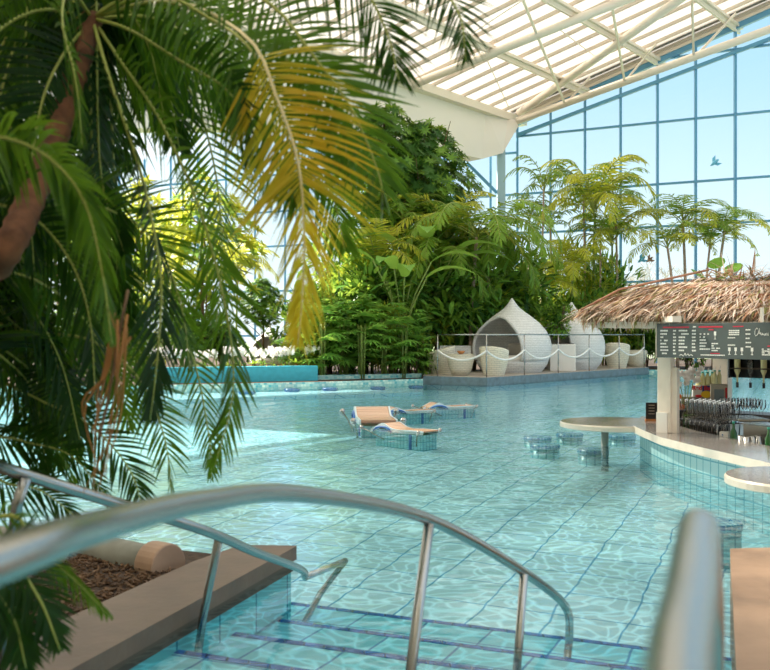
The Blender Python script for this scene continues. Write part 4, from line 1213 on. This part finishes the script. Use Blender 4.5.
# ridge tuft
for _ in range(900):
    u = R.random(); p = R1.lerp(R2,u) + Vector((rnd(-.15,.15),rnd(-.15,.15),rnd(-.02,.08)))
    strand(core, p, Vector((rnd(-1,1),rnd(-1,.4),rnd(-.3,.5))).normalized(), rnd(.12,.36), rnd(.01,.028), R.choice((1,1,2,2,3,4)))
o_ = core.build('thatch', ['straw','straw_a','straw_b','straw_c','straw_d'], cn); loc_(o_, cn)
o_ = MB().tube([At+Vector((-.05,-.05,.05)), hp[3]+Vector((0,-.08,.10)), R1+Vector((.02,-.1,.12))], .013, 8).build('hip_pole', 'bamboo', cn, True); loc_(o_, cn)
for k_, z_ in ((.22,.10),(.45,.12)):
    a = facept(faces[0], .0, k_); b_ = facept(faces[0], .9, k_)
    o_ = MB().tube([a+Vector((0,0,z_)), b_+Vector((0,0,z_+.02))], .016, 6).build('thatch_pole', 'bamboo', cn, True); loc_(o_, cn)
for a, b_ in ((At+d1*.15+d2*.12, At+d1*5.6+d2*.12), (At+d2*.15+d1*.1, At+d2*4.4+d1*.1)):
    o_ = MB().beam(Vector((a.x,a.y,1.475)), Vector((b_.x,b_.y,1.475)), .08, .09).build('eave_beam', 'whitewood', cn); loc_(o_, cn)
for k_ in (.35,.95,1.6,2.3,3.0):
    a = At+d1*k_; a = Vector((a.x,a.y,1.50)); b_ = a + d2*3.2 + Vector((0,0,.5))
    o_ = MB().beam(a, b_, .07, .08).build('rafter', 'whitewood', cn); loc_(o_, cn)
pq = G(666,432.5,.3)
m4 = Matrix.Translation((pq.x,pq.y,0)) @ Matrix.Rotation(math.radians(-38),4,'Z')
o_ = MB().box((-.075,-.06,.301),(.075,.06,1.5), m4).build('post', 'whitewood', cn); bevel(o_, .008); loc_(o_, cn)
o_ = MB().box((.075,-.03,.301),(.13,.05,1.0), m4).build('post_strip', 'whitewood', cn); loc_(o_, cn)
o_ = MB().box((-.08,-.075,.301),(.04,-.06,.52), m4).build('post_guard', 'white', cn); loc_(o_, cn)
m4b = Matrix.Translation((.3515*13.0,13.0,0)) @ Matrix.Rotation(math.radians(-38),4,'Z')
o_ = MB().box((-.10,-.10,.302),(.10,.10,1.75), m4b).build('post', 'whitewood', cn); bevel(o_, .008); loc_(o_, cn)
be = P(677,316,9.7); o_ = MB().box((be.x-.045,be.y,be.z-.06),(be.x+.045,be.y+.5,be.z+.0)).build('beam_end', 'whitewood', cn); loc_(o_, cn)

# menu board (hung under the eave)
bl = P(656,340,10.1); br_ = P(772,338,9.0); bd = (br_-bl); bd.z = 0; BW0 = bd.length; bdn = bd.normalized()
mbt = thing('menu_board', 'wide dark menu board with white lists and red headings under the thatch', 'menu board', Vector((bl.x,bl.y,1.115)), math.atan2(bdn.y,bdn.x))
BH = .355; BWf = BW0*1.9
bevel(MB().box((0,0,0),(BWf,.03,BH)).build('panel', 'board', mbt), .004)
MB().box((-.004,-.004,-.004),(.012,.034,BH+.004)).build('edge_strip', 'grey', mbt)
for x in (.25, 1.2, 2.2):
    MB().box((x,.03,BH-.02),(x+.03,.05,BH+.14)).build('hanger', 'whitewood', mbt)
wh = MB(); rd = MB()
S = BW0/116.0      # metres of board per photo pixel of width
def bxp(m_, x0, y0, x1, y1, t=.003):
    """x in photo pixels from the board's left edge, y downwards as a share of its height"""
    m_.box((x0*S,-t,BH*(1-y1)),(x1*S,0,BH*(1-y0)))
def words_(m_, x0, x1, y, h, dens=.95):
    x = x0
    while x < x1-1:
        w_ = rnd(.9,2.4); 
        if R.random() < dens: bxp(m_, x, y, min(x+w_,x1), y+h)
        x += w_+.35
for hd in ((8,.095,36,.135),(46,.09,70,.13),(56,.175,61,.205),(80,.09,90,.12),(58,.84,67,.865),(112,.62,116,.65)):
    rd = MB(); bxp(rd, *hd); rd.build('red_heading', 'red', mbt)
for i in range(8):
    y = .19+i*.095
    words_(wh, 5, rnd(11,16), y, .045); words_(wh, 19, 22, y, .045, 1)
    if i < 7: words_(wh, 25, rnd(31,36), y, .045); words_(wh, 39, 43, y, .045, 1)
bxp(wh, 40,.09,43,.12)
for i in range(6): words_(wh, 47, rnd(53,58), .29+i*.085, .04)
for i in range(4): words_(wh, 59, rnd(63,69), .56+i*.065, .035)
for i in range(3): words_(wh, 76, 86, .2+i*.055, .035)
for i in range(2): words_(wh, 75, 82, .40+i*.20, .03)
for i in range(5): words_(wh, 92, 97, .18+i*.115, .035, 1)
for i in range(4): words_(wh, 107, 115, .70+i*.05, .03)
words_(wh, 48, 72, .885, .03)
wh.build('lettering', 'chalk', mbt);
ic = MB()
for x, y0, y1 in ((62.5,.24,.46),(76.5,.68,.88),(82.5,.68,.88),(88.5,.68,.88),(98,.68,.88)):
    bxp(ic, x-1.1,y0,x+1.1,y0+(y1-y0)*.5); bxp(ic, x-.25,y0+(y1-y0)*.5,x+.25,y1); bxp(ic, x-1,y1-.02,x+1,y1)
ic.build('glass_drawing', 'chalk', mbt)
sc_ = MB()
def stroke(pts, r=.0035):
    sc_.tube(smooth_path([Vector((x*S,-.003,BH*(1-y))) for x, y in pts], 24), r, 5)
# script word at the far side of the board and scribble at its foot
stroke([(103.4,.18),(102.2,.15),(100.8,.22),(100.6,.32),(101.6,.37),(103.0,.33),(104.2,.27),(105.0,.15),(104.8,.36),(105.6,.27),(106.2,.28),(106.3,.36),(107.2,.31),(108.2,.28),(107.4,.36),(108.6,.29),(108.9,.36),(109.8,.33),(110.2,.28),(110.3,.36),(111.2,.28),(111.6,.36),(112.6,.28),(113,.36)])
stroke([(26,.93),(28,.90),(30,.94),(32,.86),(33,.93),(35,.88),(36,.93),(38,.90),(40,.93)], .0045)
sc_.build('script_lettering', 'chalk', mbt)

# ---- things on the bar
card = thing('menu_card_holder', 'small black menu card in a wooden base on the counter', 'card holder', G(651.5,421,.3), math.radians(-8))
MB().box((-.075,-.03,0),(.075,.03,.025)).build('wooden_base', 'wood', card)
MB().box((-.068,-.008,.02),(.068,.008,.225)).build('card', 'black', card)
mw = MB()
for i in range(4): mw.box((-.035,-.010,.19-i*.035),(.035,-.008,.197-i*.035))
mw.build('lettering', 'grey', card)

def make_tallglass():
    t = thing('cocktail_glass', 'tall clear cocktail glass standing upright in the crowded glass rows', 'glass', (0,0,0), 0, 'tall glasses in rows behind the counter')
    MB().lathe([(.030,.0),(.031,.006),(.012,.012),(.011,.03),(.024,.06),(.034,.11),(.033,.16),(.039,.215)], 14, cap=False).build('bowl', 'glass', t, True)
    MB().lathe([(.031,.0),(.031,.006)], 14).build('foot', 'glass', t)
    return t
def make_tumbler():
    t = thing('tumbler', 'clear tumbler standing in the lower rows behind the counter', 'glass', (0,0,0), 0, 'tumblers in the lower rows behind the counter')
    MB().lathe([(.002,.004),(.028,.004),(.038,.17)], 14, cap=False).build('body', 'glass', t, True)
    return t
tg = make_tallglass(); tm = make_tumbler()
ga = Vector((3.43,11.12,0)); gb = Vector((3.62,10.42,0)); gd = (gb-ga).normalized(); gn = Vector((-gd.y, gd.x, 0))
if gn.x < 0: gn = -gn
rack = thing('glass_rack', 'low steel shelf carrying the tall cocktail glasses over the tumblers', 'shelf', Vector((ga.x,ga.y,.2)))
sh = MB(); sh.prism([(ga-gn*.05-gd*.06)[:2], (gb-gn*.05+gd*.06)[:2], (gb+gn*.31+gd*.06)[:2], (ga+gn*.31-gd*.06)[:2]], .385, .395)
o_ = sh.build('shelf_board', 'glass', rack); loc_(o_, rack)
for a in (ga-gd*.05-gn*.045, gb+gd*.05-gn*.045, ga-gd*.05+gn*.30, gb+gd*.05+gn*.30):
    o_ = MB().tube([Vector((a.x,a.y,.2)), Vector((a.x,a.y,.386))], .008, 8).build('leg', 'steel', rack); loc_(o_, rack)
first = True
for row in range(4):
    for i in range(8):
        p = ga + gd*(.73*(i+.5)/8) + gn*(row*.086); p = Vector((p.x+rnd(-.002,.002), p.y+rnd(-.002,.002), .396))
        if first: tg.location = p; first = False
        else: dup(tg, p, rnd(0,6.28))
first = True
for row in range(4):
    for i in range(8):
        p = ga + gd*(.73*(i+.5)/8) + gn*(row*.086); p.z = .2005
        if first: tm.location = p; first = False
        else: dup(tm, p)
# stemmed glasses further along
def make_wine():
    t = thing('wine_glass', 'clear stemmed wine glass in the group beside the grey till', 'glass', (0,0,0), 0, 'wine glasses beside the till')
    MB().lathe([(.004,.0),(.005,.09),(.030,.12),(.040,.165),(.033,.215)], 14, cap=False).build('bowl', 'glass', t, True)
    MB().lathe([(.034,.0),(.032,.004),(.004,.008)], 14, cap=False).build('foot', 'glass', t)
    return t
wg = make_wine(); first = True
shelf2 = thing('glass_rack', 'steel shelf carrying the wine glasses near the shaker tins', 'shelf', (4.0,11.0,.2))
wa = Vector((3.98,11.1,0)); 
sh = MB(); sh.box((3.93,10.88,.375),(4.36,11.40,.395)); o_ = sh.build('shelf_board', 'steel_dark', shelf2); loc_(o_, shelf2)
for x in (3.95,4.34):
    for y in (10.9,11.38):
        o_ = MB().tube([(x,y,.2),(x,y,.376)], .008, 8).build('leg', 'steel', shelf2); loc_(o_, shelf2)
for i in range(4):
    for j in range(5):
        p = Vector((3.99+i*.105, 10.94+j*.10, .396))
        if first: wg.location = p; first = False
        else: dup(wg, p, rnd(0,6.28))
# fridge-like cabinet, energy drink carton, lemonade bottles, till
cab = thing('bar_cabinet', 'steel back-bar cabinet behind the tall glasses', 'cabinet', (3.95,12.1,.2), math.radians(-20))
bevel(MB().box((-.36,-.2,0),(.36,.3,.38)).build('body', 'steel_dark', cab), .006)
for x in (-.18,.18): 
    d_ = MB().box((x-.165,-.215,.02),(x+.165,-.2,.36)).build('door', 'steel_dark', cab)
    MB().box((x-.06,-.23,.30),(x+.06,-.215,.315)).build('handle', 'steel', d_)
cbx = P(702,392,11.95)
box = thing('drink_carton', 'white and blue energy drink carton with red lettering on the cabinet', 'carton', (cbx.x,cbx.y,.58), math.radians(-14))
bevel(MB().box((-.115,-.10,0),(.115,.10,.145)).build('carton', 'rbsilver', box), .003)
MB().box((-.005,-.103,.0),(.114,-.1,.145)).build('blue_panel', 'rbblue', box)
m_ = MB(); m_.lathe([(.052,0),(.052,.004)], 24)
o_ = m_.build('yellow_disc', 'yellow', box); o_.rotation_euler = (PI/2,0,0); o_.location = (.045,-.103,.038); o_.scale = (1.25,.85,1)
m_ = MB(); m_.lathe([(.03,0),(.03,.004)], 20)
o_ = m_.build('red_emblem', 'rbred', box); o_.rotation_euler = (PI/2,0,0); o_.location = (-.045,-.101,.016); o_.scale = (1.5,.55,1)
def text(body, size, mat, parent, loc, rot):
    c = bpy.data.curves.new('lettering', 'FONT'); c.body = body; c.size = size; c.extrude = .001; c.align_x = 'CENTER'
    c.offset = .0025
    c.materials.append(M[mat]); tmp = bpy.data.objects.new('tmp', c); COL.objects.link(tmp); bpy.context.view_layer.update()
    me = bpy.data.meshes.new_from_object(tmp.evaluated_get(bpy.context.evaluated_depsgraph_get()))
    bpy.data.objects.remove(tmp); bpy.data.curves.remove(c)
    if not me.materials: me.materials.append(M[mat])
    o = link('lettering', me, parent, loc); o.rotation_euler = rot; return o
text('Red Bull', .074, 'rbred', box, (0,-.1055,.092), (PI/2,0,0))
til = thing('till', 'grey till with a small square screen beside the drink carton', 'till', P(719,400,11.55), math.radians(-18))
til.location.z = .2
bevel(MB().box((-.10,-.06,.0),(.10,.06,.56)).build('body', 'grey', til), .008)
MB().box((-.055,-.066,.34),(.055,-.06,.50)).build('screen', 'screen', til)
MB().box((.07,-.067,.30),(.09,-.06,.52)).build('coloured_strip', 'rbred', til)
def make_lemon():
    t = thing('lemonade_bottle', 'small lemonade bottle with a drinking straw above the drink carton', 'bottle', (0,0,0), 0, 'lemonade bottles above the drink carton')
    MB().lathe([(.024,0),(.026,.01),(.026,.10),(.014,.13),(.012,.15)], 12).build('bottle', 'lemon', t, True)
    MB().lathe([(.014,.15),(.014,.165)], 12).build('cap', 'teal', t)
    MB().tube([(0,0,.15),(.01,-.005,.215)], .004, 6).build('straw', 'white', t)
    return t
lm = make_lemon(); first = True
for j in range(2):
    for i in range(5):
        p = box.location + Vector((-.055+i*.055+ j*.012, -.03+j*.06 - i*.014, .146))
        if i == 4: p = til.location + Vector((-.05+.055*j, .0, .561))
        if first: lm.location = p; first = False
        else: dup(lm, p)
# orchid pot on the bar, fruit
op = thing('bar_orchid', 'white orchid pot on the bar beside the post', 'orchid', Vector((P(686,400,11.72).x, 11.72, .2)))
MB().lathe([(.06,0),(.08,.16),(.07,.16)], 16).build('pot', 'greenb', op, True)
fl = MB()
for s_ in range(5):
    dx = -.20+s_*.085; tip = Vector((dx, rnd(-.05,.05), .64+rnd(-.03,.05)))
    pth = smooth_path([(0,0,.14),(dx*.3,0,.36),(dx*.8,tip.y,.62),tip], 8)
    MB().tube(pth, .005, 5).build('stem', 'cane', op, True)
    for _ in range(9):
        whorl(fl, tip+Vector((rnd(-.07,.07),rnd(-.05,.05),rnd(-.09,.06))), (rnd(-1,1),-1.4,rnd(-.3,.5)), 5, .045, .042, .2, .05, 2)
fl.build('blossoms', 'petal', op)
lf = MB(); whorl(lf, Vector((0,0,.16)), (0,0,1), 6, .2, .05, .5, .2, 3); lf.build('leaves', 'leaf_d', op)
fb = Vector((P(677.5,405,11.42).x, 11.42, .2))
stand = thing('fruit_stand', 'dark stand stacked with orange fruit beside the bar post', 'stand', fb)
MB().lathe([(.07,0),(.06,.22),(.09,.25),(.09,.26)], 16).build('stand', 'black', stand, True)
for i, (dx, dy, dz) in enumerate(((-.045,-.02,.295),(.04,-.03,.295),(.0,.045,.295),(0,-.01,.355),(.02,.02,.415))):
    m_ = MB(); m_.ball((0,0,0), .038); 
    tag(m_.build('orange', 'orange', smooth=True, loc=fb+Vector((dx,dy,dz))), 'orange fruit piled on the dark stand beside the post', 'orange', 'oranges on the stand')
# steel ice bin and shaker tins
ib = thing('ice_bin', 'rectangular steel ice bin on the worktop near the frame edge', 'ice bin', Vector((4.02,9.95,.2)), math.radians(-62)); ib.scale = (.72,.8,1)
bevel(MB().box((-.38,-.16,0),(.38,.16,.21)).build('body', 'steel_dark', ib), .008)
MB().box((-.39,-.17,.21),(.39,.17,.225)).build('rim', 'steel', ib)
for i, (px, Y) in enumerate(((741.5,9.55),(747,9.45),(752.5,9.5),(758.5,9.55))):
    m_ = MB(); m_.lathe([(.026,0),(.038,.15),(.036,.15),(.024,.006)], 18, cap=False)
    tag(m_.build('shaker_tin', 'steel', smooth=True, loc=base(px,Y,.2)), ['steel shaker tin nearest the green bottle', 'second steel shaker tin from the green bottle', 'third steel shaker tin from the green bottle', 'steel shaker tin furthest from the green bottle'][i], 'shaker', 'shaker tins on the worktop')
def bottle(label, loc, s=1.0, mat='greenb'):
    t = thing('bottle', label, 'bottle', loc, 0, 'bottles on the bar worktop'); t.scale = (s,)*3
    MB().lathe([(.034,0),(.036,.01),(.036,.15),(.014,.20),(.013,.25)], 14).build('body', mat, t, True)
    MB().lathe([(.014,.25),(.014,.27)], 12).build('cap', 'teal', t)
    return t
bottle('dark green bottle standing between the tumblers and the shaker tins', base(733.5,9.92,.2), .95)
bottle('green bottle with a teal cap standing past the shaker tins', base(768.5,9.3,.2), .95)
ct = thing('napkin_box', 'small white napkin box with blue print before the dark green bottle', 'napkin box', base(724.5,10.04,.2), math.radians(-30))
bevel(MB().box((-.045,-.04,0),(.045,.04,.14)).build('box', 'white', ct), .003)
pm = MB()
for _ in range(7):
    x, z = rnd(-.04,.03), rnd(.01,.12); pm.box((x,-.042,z),(x+.012,-.04,z+.014))
pm.build('blue_print', 'lounge_blue', ct)
# hanging rack with upturned bottles
hr = thing('bottle_rack', 'black hanging rack with upturned bottles under the board', 'rack', Vector((P(752,368,10.9).x,10.9,.86)), math.radians(-42))
MB().box((-.25,.05,.0),(.75,.07,.24)).build('back_panel', 'black', hr)
MB().box((-.25,-.06,.10),(.75,.05,.115)).build('shelf_board', 'dark_brown', hr)
for x in (-.25,.73): MB().box((x,-.06,0),(x+.02,.07,.42)).build('side_panel', 'black', hr)
for i in range(6):
    m_ = thing('hanging_bottle', 'dark upturned bottle hanging in the black rack', 'bottle', (0,0,0), 0, 'upturned bottles in the rack')
    MB().lathe([(.006,-.10),(.010,-.02),(.013,.02),(.034,.07),(.034,.22),(.01,.235)], 12).build('body', 'glass' if i % 2 else 'lemon', m_, True)
    MB().lathe([(.016,-.12),(.016,-.06)], 10).build('spout', 'black', m_)
    m_.location = hr.matrix_basis @ Vector((-.16+i*.15,-.02,.0)) + Vector((0,0,.01))

# ================================================================== OUTSIDE
def bare_tree(label, loc, h, seed):
    rr = random.Random(seed)
    t = thing('bare_tree', label, 'tree', loc, 0, 'bare trees outside the glazing')
    tw_ = MB()
    def grow(p, d, ln, r, lv, mb):
        q = p + d*ln; mid = (p+q)*.5 + Vector((rr.uniform(-.05,.05),)*3)*ln
        mb.tube([p, mid, q], [r, r*.85, r*.7], 4, False)
        if lv == 0: return
        for _ in range(3 if lv > 1 else 4):
            nd = (d + Vector((rr.uniform(-.8,.8), rr.uniform(-.8,.8), rr.uniform(-.1,.55)))).normalized()
            grow(q, nd, ln*rr.uniform(.62,.82), r*.62, lv-1, tw_)
    tk_ = MB(); grow(Vector((0,0,0)), Vector((0,0,1)), h*.28, h*.018, 5, tk_)
    tk_.build('trunk', 'twig', t); tw_.build('branches', 'twig', t)
    return t
for i, (px, Y, h) in enumerate(((652,75,8.6),(672,80,8.8),(628,84,8.2),(772,70,7.8),(740,95,7.5),(560,90,9))):
    bare_tree(['leafless pale tree outside between the slim palms and the slender palms', 'leafless pale tree outside behind the slender palm trunks', 'leafless pale tree outside behind the broad leaves by the thatch', 'leafless pale tree outside at the frame edge above the thatch', 'leafless small pale tree outside low over the thatch ridge', 'leafless tree outside behind the slim palm stems'][i], base(px,Y,-.75), h, i+3)
def bird(label, p, mat, s):
    t = thing('bird_ornament', label, 'ornament', p, rnd(-.5,.5)); t.scale = (s,)*3
    MB().lathe([(.01,-.32),(.10,-.12),(.13,.05),(.08,.22),(.09,.30),(.02,.40)], 12).build('body', mat, t, True)
    for sx in (-1,1):
        MB().add([(0,0,.12),(sx*.35,.05,.42),(sx*.30,.05,.12),(0,.02,-.1),(0,.03,.12),(sx*.35,.08,.42),(sx*.30,.08,.12),(0,.05,-.1)], [(0,1,2,3),(7,6,5,4),(0,4,5,1),(1,5,6,2),(2,6,7,3)]).build('wing', mat, t)
    MB().tube([(0,0,.38),(0,0,6)], .008, 4).build('hanging_wire', 'beam', t)
    t.rotation_euler = (.0,.9,0)
    return t
b1 = bird('small blue bird ornament high before the glazing above the slender palms', P(714,163,35), 'bird', .55)
b2 = bird('blue bird ornament low before the glazing beside the broad leaves', P(641,260,36), 'bird', .5)
b3 = bird('brown bird ornament beside the low blue one before the glazing', P(649,260,36.4), 'bird_b', .45)
for b_ in (b1, b2, b3):
    for c in list(b_.children):
        if c.name.startswith('hanging_wire'): bpy.data.objects.remove(c)

# ================================================================== LIGHT, WORLD, CAMERA
wd = bpy.data.worlds.new('sky'); scene.world = wd; wd.use_nodes = True
nt = wd.node_tree; nt.nodes.clear()
out = nt.nodes.new('ShaderNodeOutputWorld'); bg = nt.nodes.new('ShaderNodeBackground')
tc = nt.nodes.new('ShaderNodeTexCoord'); sp = nt.nodes.new('ShaderNodeSeparateXYZ'); L(nt, tc.outputs['Generated'], sp.inputs[0])
cr = nt.nodes.new('ShaderNodeValToRGB'); L(nt, sp.outputs['Z'], cr.inputs[0])
e_ = cr.color_ramp.elements
e_[0].position = 0.0; e_[0].color = (.80,.83,.84,1)
e_[1].position = 1.0; e_[1].color = (.86,.87,.86,1)
x = e_.new(.10); x.color = (.63,.74,.80,1)
x = e_.new(.24); x.color = (.41,.60,.74,1)
x = e_.new(.36); x.color = (.28,.50,.70,1)
x = e_.new(.55); x.color = (.80,.88,.94,1)
# the sky is whiter and brighter on the sun's side
AZ = math.radians(-62); EL = math.radians(40)
sd = Vector((math.sin(AZ)*math.cos(EL), math.cos(AZ)*math.cos(EL), math.sin(EL)))
dp = nt.nodes.new('ShaderNodeVectorMath'); dp.operation = 'DOT_PRODUCT'
L(nt, tc.outputs['Generated'], dp.inputs[0]); dp.inputs[1].default_value = Vector((math.sin(AZ)*.93, math.cos(AZ)*.93, .36))
mr = nt.nodes.new('ShaderNodeMapRange'); mr.inputs[1].default_value = .55; mr.inputs[2].default_value = 1.0; mr.inputs[3].default_value = 0; mr.inputs[4].default_value = 1
L(nt, dp.outputs['Value'], mr.inputs[0])
mx = nt.nodes.new('ShaderNodeMix'); mx.data_type = 'RGBA'
L(nt, mr.outputs[0], mx.inputs[0]); L(nt, cr.outputs[0], mx.inputs[6]); mx.inputs[7].default_value = (1.7,1.62,1.5,1)
L(nt, mx.outputs[2], bg.inputs[0]); bg.inputs[1].default_value = 1.15
L(nt, bg.outputs[0], out.inputs[0])

sun = bpy.data.lights.new('sun', 'SUN'); sun.energy = 15; sun.angle = math.radians(.55); sun.color = (1.0,.92,.79)
so_ = bpy.data.objects.new('sun', sun); COL.objects.link(so_); so_.rotation_euler = sd.to_track_quat('Z','Y').to_euler()

cam = bpy.data.cameras.new('camera'); co = bpy.data.objects.new('camera', cam); COL.objects.link(co)
co.location = (0,0,H); co.rotation_euler = (PI/2,0,0)
cam.sensor_width = 36; cam.lens = F*36/770; cam.clip_end = 500; cam.clip_start = .05
cam.dof.use_dof = True; cam.dof.focus_distance = 14; cam.dof.aperture_fstop = 4.5
scene.camera = co
vs_ = scene.view_settings; vs_.view_transform = 'Standard'; vs_.look = 'None'; vs_.gamma = 1; vs_.exposure = 0.46; vs_.use_curve_mapping = False
cy = scene.cycles; cy.max_bounces = 10; cy.transparent_max_bounces = 64; cy.diffuse_bounces = 4; cy.sample_clamp_indirect = 6
